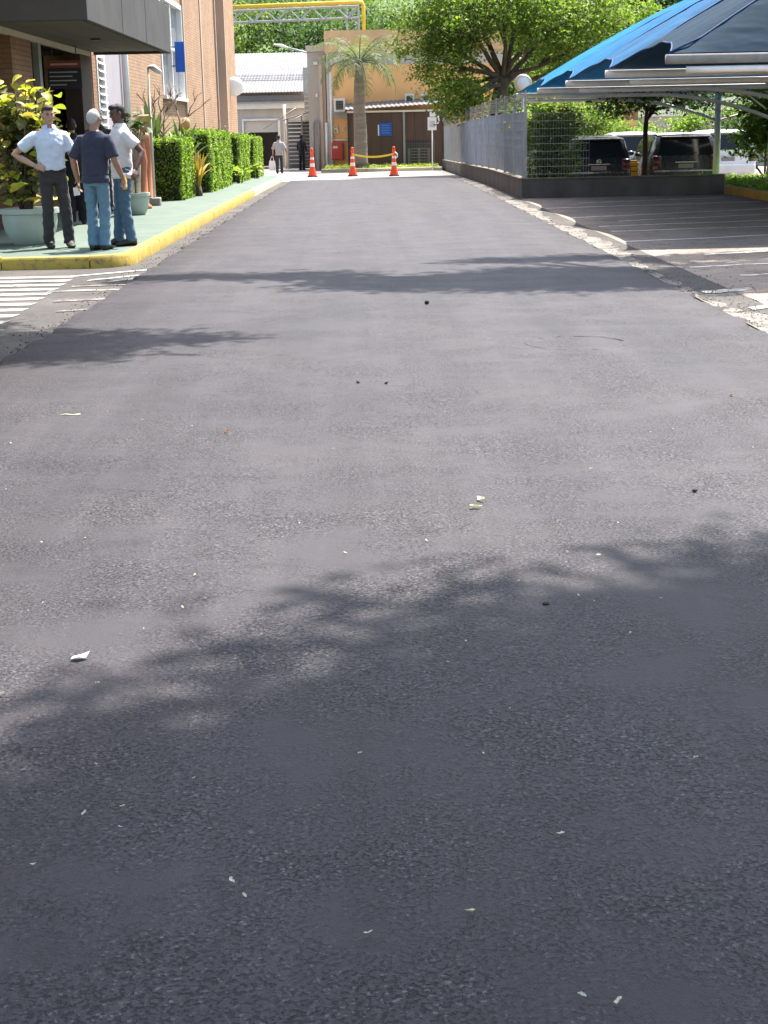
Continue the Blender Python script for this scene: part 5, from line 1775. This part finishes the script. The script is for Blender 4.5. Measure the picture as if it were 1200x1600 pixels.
def hand(mb, w, d, n, scale=1.0, curl=.7, thumb_side=1):
    """palm, four unequal bent fingers and a thumb leaving the side of the palm"""
    d = Vector(d).normalized()
    n = Vector(n)
    n = (n - d * n.dot(d)).normalized()
    s = d.cross(n)
    w = Vector(w)
    k = scale
    for off in (-.024, -.008, .008, .024):
        mb.tube([w - d * .01, w + d * .045 * k + s * off * k, w + d * .088 * k + s * off * 1.05 * k], [.017, .0155, .0135], 8)
    for i, (off, L) in enumerate(((-.029, .058), (-.010, .074), (.010, .078), (.029, .070))):
        p = w + d * .085 * k + s * off * k
        pts = [p]
        a = curl * .35
        for L_ in (.42, .33, .25):
            p = p + (d * math.cos(a) + n * math.sin(a)) * (L * L_ * k) + s * off * .05
            pts.append(p)
            a += curl * .8
        mb.tube(pts, [.0105, .010, .009, .0075], 7)
    p = w + d * .03 * k + s * (.03 * thumb_side) * k
    q = p + (d * .6 + s * thumb_side * .75 + n * .3).normalized() * .04 * k
    mb.tube([p, q, q + (d * .9 + n * .45).normalized() * .032 * k], [.014, .011, .009], 7)


def person(label, loc, face, hgt, arms, shirt, trousers, shoes, skin, hair, sleeve=.55, voxel=.0075, lean=0.0, head_turn=0.0, head_tilt=0.0, bald=.0, belly=0.0, legs=None, cap=None, skirt=False, collar=True, belt=None, hands=True, tuck=False):
    rot = math.atan2(-face[0], face[1])
    t = thing('person', label, 'person', loc, rot)
    k = hgt / 1.75
    S = lambda p: Vector((p[0] * k, p[1] * k, p[2] * k))
    legs = legs or [((.085, 0, .93), (.10, .02, .50), (.115, -.02, .09)), ((-.085, 0, .93), (-.10, .02, .50), (-.115, -.02, .09))]
    lx = lean
    # --- the body: one continuous mesh
    mb = MB()
    def torso(m, grow, lo=0.0):
        secs = [(.86, .132, .092, 0), (.95, .145 + belly * .2, .112 + belly * .4, 0), (1.05, .150 + belly * .25, .108 + belly, belly * .5), (1.15, .152, .108 + belly * .6, belly * .3), (1.27, .168, .112, 0), (1.345, .172, .108, -.005), (1.395, .150, .096, -.008), (1.435, .115, .080, -.01), (1.475, .070, .062, -.01)]
        rr = []
        for z, rx, ry, oy in secs:
            if z < lo:
                continue
            f = (z - .9) * lx
            rr.append([S((f + (rx + grow) * math.cos(a), oy + (ry + grow) * math.sin(a), z)) for a in [2 * math.pi * j / 20 for j in range(20)]])
        m.rings(rr, True, True)
    torso(mb, 0)
    sx = .5 * lx
    neck = [S((sx * 1.05, -.01, 1.44)), S((sx * 1.1, .0, 1.52)), S((sx * 1.15, .01, 1.58))]
    mb.tube(neck, [.062 * k, .055 * k, .056 * k], 12)
    ht = Matrix.Rotation(head_turn, 3, 'Z') @ Matrix.Rotation(-head_tilt, 3, 'X')
    hc = S((sx * 1.2, .015, 1.625))

    def HP(p):
        return hc + ht @ (Vector(p) * k)

    def hell(m, c, r, nu=14, nv=10):
        tmp = MB().ell((0, 0, 0), r, nu, nv)
        m.add([HP(Vector(c) + Vector(v)) for v in tmp.v], tmp.f)
    hell(mb, (0, -.008, .025), (.074, .094, .098))
    hell(mb, (0, .028, -.040), (.055, .062, .070))
    hell(mb, (0, .068, -.088), (.026, .022, .020))
    hell(mb, (0, .096, -.010), (.012, .018, .014))
    hell(mb, (0, .088, .015), (.010, .014, .028))
    hell(mb, (0, .080, .040), (.050, .014, .010))
    hell(mb, (0, .084, -.045), (.024, .010, .006))
    hell(mb, (0, .082, -.056), (.021, .010, .006))
    for s in (-1, 1):
        hell(mb, (s * .078, -.008, .0), (.010, .020, .032))
        hell(mb, (s * .040, .062, -.008), (.024, .022, .022))
    for s, (el, wr, hd, hn) in zip((1, -1), arms):
        sh_ = S((sx + s * .178, -.005, 1.375))
        el, wr = S(el), S(wr)
        mb.tube([S((sx + s * .11, -.005, 1.385)), sh_, sh_.lerp(el, .35), sh_.lerp(el, .7), el, el.lerp(wr, .3), el.lerp(wr, .65), wr], [x * k for x in (.050, .055, .051, .045, .041, .043, .036, .027)], 12)
        if hands:
            hand(mb, wr, hd, hn, k, .75, -s if hn[1] >= 0 else s)
    for hp, kn, an in legs:
        hp, kn, an = S(hp), S(kn), S(an)
        mb.tube([hp, hp.lerp(kn, .4), kn, kn.lerp(an, .3), kn.lerp(an, .7), an, an + Vector((0, 0, -.05 * k))], [x * k for x in (.066, .068, .054, .055, .043, .036, .036)], 12)
    link('body', remesh(mb, 'body', skin, voxel, 3), t)
    for s in (-1, 1):
        m = MB()
        hell(m, (s * .031, .083, .016), (.011, .006, .005), 8, 6)
        m.build('eye', eye_white, t, True)
        m = MB()
        hell(m, (s * .032, .091, .036), (.020, .005, .004), 8, 6)
        m.build('eyebrow', hair, t, True)
    m = MB()
    hell(m, (0, .093, -.051), (.020, .003, .0025), 10, 5)
    m.build('mouth', M('lip_dark', (.14, .05, .04), .6), t, True)
    # hair
    m = MB()
    hell(m, (0, -.022, .036 - bald * .02), (.079, .092, .096 - bald * .01))
    hell(m, (0, -.045, -.005), (.076, .064, .070))
    if bald < .5:
        hell(m, (0, .035, .092), (.060, .060, .036))
    hm = remesh(m, 'hair', hair, .008, 2, .0025, 3)
    co = [v for v in hm.vertices]
    link('hair', hm, t)
    if cap is not None:
        m = MB()
        hell(m, (0, -.01, .075), (.092, .108, .072))
        m2 = MB()
        m2.add([HP(p) for p in ((-.07, .07, .075), (.07, .07, .075), (.055, .17, .06), (-.055, .17, .06), (-.07, .07, .085), (.07, .07, .085), (.055, .17, .068), (-.055, .17, .068))], [(0, 1, 2, 3), (4, 5, 6, 7), (0, 1, 5, 4), (1, 2, 6, 5), (2, 3, 7, 6), (3, 0, 4, 7)])
        cp_ = link('cap', m.mesh('cap', cap, True), t)
        link('visor', m2.mesh('visor', cap), cp_)
    # shirt
    m = MB()
    torso(m, .022, .94 if tuck else 0)
    for s, (el, wr, hd, hn) in zip((1, -1), arms):
        sh_ = S((sx + s * .178, -.005, 1.375))
        el, wr = S(el), S(wr)
        if sleeve <= 1:
            e = sh_.lerp(el, sleeve)
            m.tube([S((sx + s * .09, -.005, 1.375)), sh_, sh_.lerp(e, .5), e, e + (e - sh_).normalized() * .02], [x * k for x in (.062, .070, .076, .078, .074)], 14)
        else:
            e = el.lerp(wr, min(1, sleeve - 1))
            m.tube([S((sx + s * .09, -.005, 1.375)), sh_, sh_.lerp(el, .5), el, e], [x * k for x in (.07, .076, .068, .062, .048)], 14)
    hem = [(.955, .172, .124), (1.0, .182, .134)] if tuck else [(.835, .186, .140), (.90, .184 + belly * .2, .136 + belly * .4)]
    m.rings([[S((rx * math.cos(a), ry * math.sin(a), z)) for a in [2 * math.pi * j / 20 for j in range(20)]] for z, rx, ry in hem], True, True)
    so_ = link('shirt', remesh(m, 'shirt', shirt, .010, 5, .0035, len(label)), t)
    if collar:
        m = MB()
        rr = []
        for j in range(25):
            a = -math.pi / 2 + .35 + (2 * math.pi - .7) * j / 24 + math.pi
            cx_, cy_ = sx * 1.05 + .066 * math.cos(a), -.004 + .064 * math.sin(a)
            dx_, dy_ = math.cos(a), math.sin(a)
            rr.append([S((cx_, cy_, 1.515)), S((cx_ + dx_ * .016, cy_ + dy_ * .016, 1.50)), S((cx_ + dx_ * .030, cy_ + dy_ * .030, 1.465))])
        m.rings(rr, False, False).build('collar', shirt, so_, True)
    # trousers
    m = MB()
    m.rings([[S((rx * math.cos(a), ry * math.sin(a), z)) for a in [2 * math.pi * j / 20 for j in range(20)]] for z, rx, ry in ((.80, .160, .114), (.88, .162, .116), (.985, .168 + belly * .2, .122 + belly * .4))], True, True)
    for hp, kn, an in legs:
        hp, kn, an = S(hp), S(kn), S(an)
        wd = 1.35 if skirt else 1.0
        m.tube([hp, hp.lerp(kn, .25), hp.lerp(kn, .6), kn, kn.lerp(an, .4), kn.lerp(an, .8), an + Vector((0, 0, -.035 * k))], [x * k * wd for x in (.086, .086, .080, .073, .072, .070, .073)], 14)
    link('trousers', remesh(m, 'trousers', trousers, .010, 4, .0045, len(label) + 3), t)
    if belt is not None:
        m = MB().rings([[S(((.176 + belly * .2) * math.cos(a), (.130 + belly * .35) * math.sin(a), z)) for a in [2 * math.pi * j / 24 for j in range(24)]] for z in (.945, .985)], True, False)
        m.build('belt', belt, t, True)
    for hp, kn, an in legs:
        an = S(an)
        m = MB()
        pr = [(-.085, .034, .06), (-.065, .046, .10), (-.01, .049, .115), (.05, .052, .085), (.11, .056, .058), (.17, .048, .046), (.20, .026, .032)]
        rr = []
        for yy_, wx_, hz_ in pr:
            rr.append([Vector((an.x + wx_ * k * math.cos(a) , an.y + yy_ * k + .02 * k, max(0.0, hz_ * k * (.55 + .55 * math.sin(a))))) for a in [2 * math.pi * j / 12 for j in range(12)]])
        m.rings(rr, True, True)
        link('shoe', remesh(m, 'shoe', shoes, .009, 2), t)
    return t


blue_shirt = fabricmat('pale_blue_shirt', (.56, .62, .74), .85, 16)
navy_shirt = fabricmat('navy_tshirt', (.040, .043, .070), .9, 12)
white_shirt = fabricmat('white_shirt', (.72, .69, .69), .85, 14)
black_cloth = fabricmat('black_cloth', (.018, .017, .020), .9, 12)
dark_trouser = fabricmat('charcoal_trousers', (.045, .042, .042), .9, 12)
jeans_blue = fabricmat('light_blue_jeans', (.115, .205, .285), .9, 18)
jeans_mid = fabricmat('mid_blue_jeans', (.075, .135, .205), .9, 18)
boot_brown = M('olive_brown_boots', (.018, .016, .0125), .6, .2, 14)
shoe_black = M('black_shoes', (.014, .014, .015), .45, .2, 14)
hair_brown = M('dark_brown_hair', (.045, .032, .024), .7, .3, 60, .5, 120, .004)
hair_grey = M('grey_hair', (.42, .41, .40), .75, .2, 60, .5, 120, .004)
hair_black = M('black_hair', (.012, .011, .011), .7, .3, 60, .5, 120, .004)
belt_black = M('black_belt', (.015, .014, .014), .5)
grey_cloth = fabricmat('grey_shirt', (.36, .36, .37), .9, 12)

Zs = .098
# man in the pale blue shirt: right hand on hip, left arm hanging with a slip of paper
p1 = person('man in pale blue shirt and dark trousers with one hand on hip', (-3.95, 19.15, Zs), (.35, -.94), 1.74,
            [((.44, -.10, 1.16), (.215, .06, 1.02), (-.75, .55, -.25), (-.2, -.9, -.3)), ((-.27, -.01, 1.12), (-.30, .10, .88), (-.02, .25, -1), (1, .2, 0))],
            blue_shirt, dark_trouser, boot_brown, skin_light, hair_brown, .62, head_turn=.10, head_tilt=.15, belt=belt_black, tuck=True,
            legs=[((.085, 0, .93), (.09, .04, .50), (.10, 0, .09)), ((-.085, 0, .93), (-.13, .05, .50), (-.15, .04, .09))])
o = tag(MB().add([(0, 0, 0), (.07, .01, .0), (.075, .02, -.09), (.005, .01, -.10), (.0, .012, 0), (.07, .022, 0), (.075, .032, -.09), (.005, .022, -.10)], [(0, 1, 2, 3), (4, 5, 6, 7), (0, 1, 5, 4), (1, 2, 6, 5), (2, 3, 7, 6), (3, 0, 4, 7)]).build('paper_slip', paper_white, None, False, (-3.66, 18.93, .84)), 'white paper slip in the hand of man in blue shirt', 'paper')

# man in navy T-shirt seen from behind, right hand holding a bottle
p2 = person('grey haired man in navy T-shirt and jeans seen from behind', (-3.32, 18.62, Zs), (.22, .97), 1.68,
            [((.275, -.02, 1.13), (.315, .14, .88), (.05, .35, -.9), (-1, .2, 0)), ((-.265, -.05, 1.12), (-.255, .04, .86), (.0, .12, -1), (1, .3, 0))],
            navy_shirt, jeans_blue, shoe_black, skin_mid, hair_grey, .85, head_turn=-.25, head_tilt=.05, bald=.6, belly=.02, collar=False, lean=.05,
            legs=[((.085, 0, .93), (.09, .03, .50), (.085, -.02, .09)), ((-.085, 0, .93), (-.085, .03, .50), (-.07, -.03, .09))])
bt = thing('drink_bottle', 'small yellow juice bottle held by the man in navy', 'bottle', (-2.99, 18.73, .815))
MB().lathe([(.03, 0), (.033, .02), (.033, .11), (.016, .15), (.016, .165)], seg=14).build('body', yellow_plastic, bt, True)
MB().lathe([(.018, .165), (.018, .19)], seg=12).build('lid', white_paint, bt)
MB().lathe([(.0335, .03), (.0335, .06)], seg=14, cap=False).build('paper_band', paper_white, bt)

# man in white shirt, facing left towards the others
p3 = person('dark haired man in white shirt facing left behind man in navy', (-3.10, 19.30, Zs), (-.88, -.47), 1.74,
            [((.25, .10, 1.14), (.16, .30, 1.05), (-.5, .85, .1), (0, .2, -1)), ((-.27, -.18, 1.16), (-.36, -.05, .95), (-.5, .3, -.6), (.6, .3, -.5))],
            white_shirt, jeans_mid, shoe_black, skin_dark, hair_black, .60, head_tilt=.25, bald=.2,
            legs=[((.085, 0, .93), (.09, .03, .50), (.10, .06, .09)), ((-.085, 0, .93), (-.10, .03, .50), (-.12, -.03, .09))])
# woman in black behind
p4 = person('person in black clothes standing behind man in blue shirt', (-4.66, 24.3, Zs), (-.2, .97), 1.64,
            [((.25, .0, 1.13), (.26, .12, .90), (0, .3, -1), (-1, 0, 0)), ((-.25, .0, 1.13), (-.26, .12, .90), (0, .3, -1), (1, 0, 0))],
            black_cloth, black_cloth, shoe_black, skin_mid, hair_black, 1.7, voxel=.011, skirt=True)
p5 = person('person wearing white cap standing in the dark entrance', (-4.98, 28.6, Zs), (.3, -.95), 1.82,
            [((.25, .0, 1.13), (.26, .10, .90), (0, .3, -1), (-1, 0, 0)), ((-.25, .0, 1.13), (-.26, .10, .90), (0, .3, -1), (1, 0, 0))],
            dark_trouser, dark_trouser, shoe_black, skin_light, hair_grey, 1.7, voxel=.012, cap=white_paint)
# far people
p6 = person('far man in grey shirt walking away with a white bag', (-3.85, 66.5, gz(66.5) - .028), (.05, 1), 1.62,
            [((.30, -.02, 1.13), (.34, .05, .95), (0, .2, -1), (-1, 0, 0)), ((-.27, -.02, 1.13), (-.29, .02, .86), (0, .1, -1), (1, 0, 0))],
            grey_cloth, dark_trouser, shoe_black, skin_mid, hair_black, 1.0, voxel=.012, head_tilt=.3,
            legs=[((.085, 0, .93), (.10, .06, .50), (.10, .10, .09)), ((-.085, 0, .93), (-.09, .0, .50), (-.09, -.14, .10))])
bgs = thing('carrier_bag', 'white carrier bag hanging from hand of the far man', 'bag', (-4.16, 66.5, gz(66.5) + .10))
MB().rings([[(-.13, -.05, 0), (.13, -.05, 0), (.13, .05, 0), (-.13, .05, 0)], [(-.15, -.06, .2), (.15, -.06, .2), (.15, .06, .2), (-.15, .06, .2)], [(-.12, -.02, .42), (.12, -.02, .42), (.12, .02, .42), (-.12, .02, .42)]]).build('body', paper_white, bgs)
MB().tube([(-.08, 0, .42), (-.02, 0, .60), (.04, 0, .60), (.08, 0, .42)], .012, 5).build('handle', paper_white, bgs)
p7 = person('far person in black standing by the slatted rack', (-3.20, 74.2, gz(74.2) - .026), (.6, .8), 1.66,
            [((.26, .0, 1.13), (.27, .10, .90), (0, .3, -1), (-1, 0, 0)), ((-.25, .0, 1.13), (-.26, .10, .90), (0, .3, -1), (1, 0, 0))],
            black_cloth, black_cloth, shoe_black, skin_dark, hair_black, 1.8, voxel=.013)

# ------------------------------------------------------------------ litter on the new asphalt
DEB = [(-0.85, 4.0, 'p'), (0.42, 5.76, 'L'), (0.39, 5.63, 'L'), (0.48, 12.78, 'd'), (-0.73, 7.25, 'o'), (-1.62, 7.84, 't'), (-1.55, 6.11, 'w'), (-0.61, 4.79, 'w'), (-0.55, 4.53, 'w'), (-0.76, 3.79, 'w'), (-1.0, 3.73, 'w'), (-0.61, 4.44, 's'), (-1.06, 4.52, 's'), (-1.09, 4.44, 's'), (-0.7, 4.24, 's'), (-1.22, 5.25, 's'), (-1.07, 5.3, 's'), (-1.18, 5.84, 's'), (-0.91, 5.61, 's'), (-0.64, 5.24, 's'), (-0.26, 5.64, 's'), (-0.29, 5.44, 's'), (-0.35, 5.4, 's'), (-0.11, 5.02, 's'), (-1.2, 7.64, 's'), (-0.92, 7.44, 's'), (0.37, 7.69, 's'), (-0.09, 8.72, 'd'), (0.08, 8.67, 'd'), (0.93, 6.26, 'w'), (1.32, 6.47, 's'), (1.72, 6.62, 's'), (1.94, 7.98, 'o'), (1.45, 7.1, 's'), (1.29, 5.84, 'd'), (1.29, 5.15, 's'), (0.66, 4.97, 'w'), (0.76, 4.92, 'w'), (1.02, 4.84, 's'), (1.17, 4.96, 's'), (0.46, 4.64, 's'), (0.63, 4.47, 'w'), (0.52, 4.4, 'd'), (0.25, 4.06, 's'), (0.19, 3.89, 's'), (0.73, 4.1, 'w'), (0.33, 3.54, 's'), (0.24, 3.26, 's'), (0.73, 3.21, 'w'), (0.37, 2.84, 'w'), (0.16, 2.53, 'L'), (0.39, 2.22, 'L'), (0.33, 2.24, 'w'), (-0.65, 2.99, 'w'), (-0.43, 3.16, 's'), (-0.3, 2.67, 'w'), (-0.03, 2.46, 'w'), (-0.27, 2.61, 's'), (-0.57, 3.02, 's'), (-0.71, 2.76, 's'), (-0.14, 3.0, 's'), (-0.05, 3.28, 's'), (-0.56, 2.92, 's'), (-0.67, 3.25, 's'), (0.68, 5.39, 's'), (0.9, 5.35, 's'), (0.18, 5.16, 's'), (0.88, 4.42, 's'), (0.67, 4.41, 's'), (1.33, 7.03, 's'), (0.82, 10.87, 's'), (-0.19, 6.81, 's'), (-1.43, 7.91, 's'), (-1.76, 7.1, 'w')]


def litter_leaf(mat, L):
    rr = []
    r_ = random.Random(int(L * 100000) + len(mat.name))
    for k in range(6):
        q = k / 5
        w = L * .30 * math.sin(math.pi * min(1, q * .9 + .06)) ** .8
        z = .25 * L * (q - .5) ** 2 * 2
        bend = L * .12 * math.sin(q * 3 + r_.uniform(0, 2))
        rr.append([(L * (q - .5), bend - w * r_.uniform(.35, 1.2), z + w * r_.uniform(.1, .9)), (L * (q - .5), bend, z), (L * (q - .5), bend + w * r_.uniform(.35, 1.2), z + w * r_.uniform(.1, .9))])
    return MB().rings(rr, False, False).mesh('fallen_leaf', mat, True)


bits = [litter_leaf(dry_leaf, L) for L in (.009, .012, .008, .010, .013)]
petal = [litter_leaf(pale_bit, L) for L in (.013, .015, .018, .016)]
big = [litter_leaf(dry_leaf, .048), litter_leaf(dry_leaf, .02)]
rust = litter_leaf(orange_leaf, .04)
lump = MB().ell((0, 0, .012), (.022, .018, .016), 7, 5).mesh('tar_lump', dark_lump, True)
rnd = random.Random(3)
G = 'dry leaf fragments scattered over the asphalt'
nbig, ndark, nrust = 0, 0, 0
Lb = ['pale curled leaf, upper of the pair in the middle of road', 'pale curled leaf, lower of the pair in the middle of road', 'pale leaf on shaded asphalt near bottom edge of picture centre', 'pale leaf on shaded asphalt nearest the bottom right corner']
Ld = ['dark lump alone on the road below the shade band', 'dark tar speck, left of the close pair in the road', 'dark tar speck, right of the close pair in the road', 'dark lump on sunny asphalt near right picture edge', 'dark speck on the edge of the foreground shade']
Lr = ['rust brown leaf on the left half of the road', 'rust brown leaf near the right edge of the road']
for (x, y, kd) in DEB:
    z = .008
    if kd in 's':
        o = tag(link('leaf_fragment', bits[rnd.randrange(5)], None, (x, y, z)), 'tiny pale dry leaf fragment lying on the asphalt', 'leaf', G)
    elif kd == 'w':
        o = tag(link('petal', petal[rnd.randrange(4)], None, (x, y, z)), 'small whitish petal lying on the asphalt', 'petal', 'white petals on the asphalt')
    elif kd == 'L':
        o = tag(link('fallen_leaf', big[0 if nbig < 2 else 1], None, (x, y, z)), Lb[nbig], 'leaf')
        nbig += 1
    elif kd == 'd':
        o = tag(link('tar_lump', lump, None, (x, y, 0.0)), Ld[ndark], 'lump')
        o.scale = (1.2, 1.2, 1.2) if ndark == 0 else (.6, .6, .4)
        ndark += 1
    elif kd == 'o':
        o = tag(link('fallen_leaf', rust, None, (x, y, z)), Lr[nrust], 'leaf')
        nrust += 1
    elif kd == 't':
        o = tag(MB().tube([(-.08, 0, .008), (-.03, .012, .014), (.03, -.008, .010), (.09, .006, .012)], [.006, .009, .008, .012], 6).build('twig', dry_leaf, None, True, (x, y, 0)), 'pale dry twig lying on the left of the road', 'twig')
        o.scale = (.65, .65, .5)
        continue
    elif kd == 'p':
        m = MB()
        m.add([(-.035, -.02, .004), (.0, -.028, .016), (.035, -.012, .006), (.05, .02, .028), (.01, .022, .012), (-.03, .014, .006)], [(0, 1, 4, 5), (1, 2, 3, 4)])
        o = tag(m.build('paper_scrap', paper_white, None, False, (x, y, .004)), 'torn white paper scrap on sunny asphalt at left', 'paper')
        o.scale = (.6, .6, .6)
        continue
    o.rotation_euler = (rnd.uniform(-.35, .35), rnd.uniform(-.35, .35), rnd.uniform(0, 6.28))
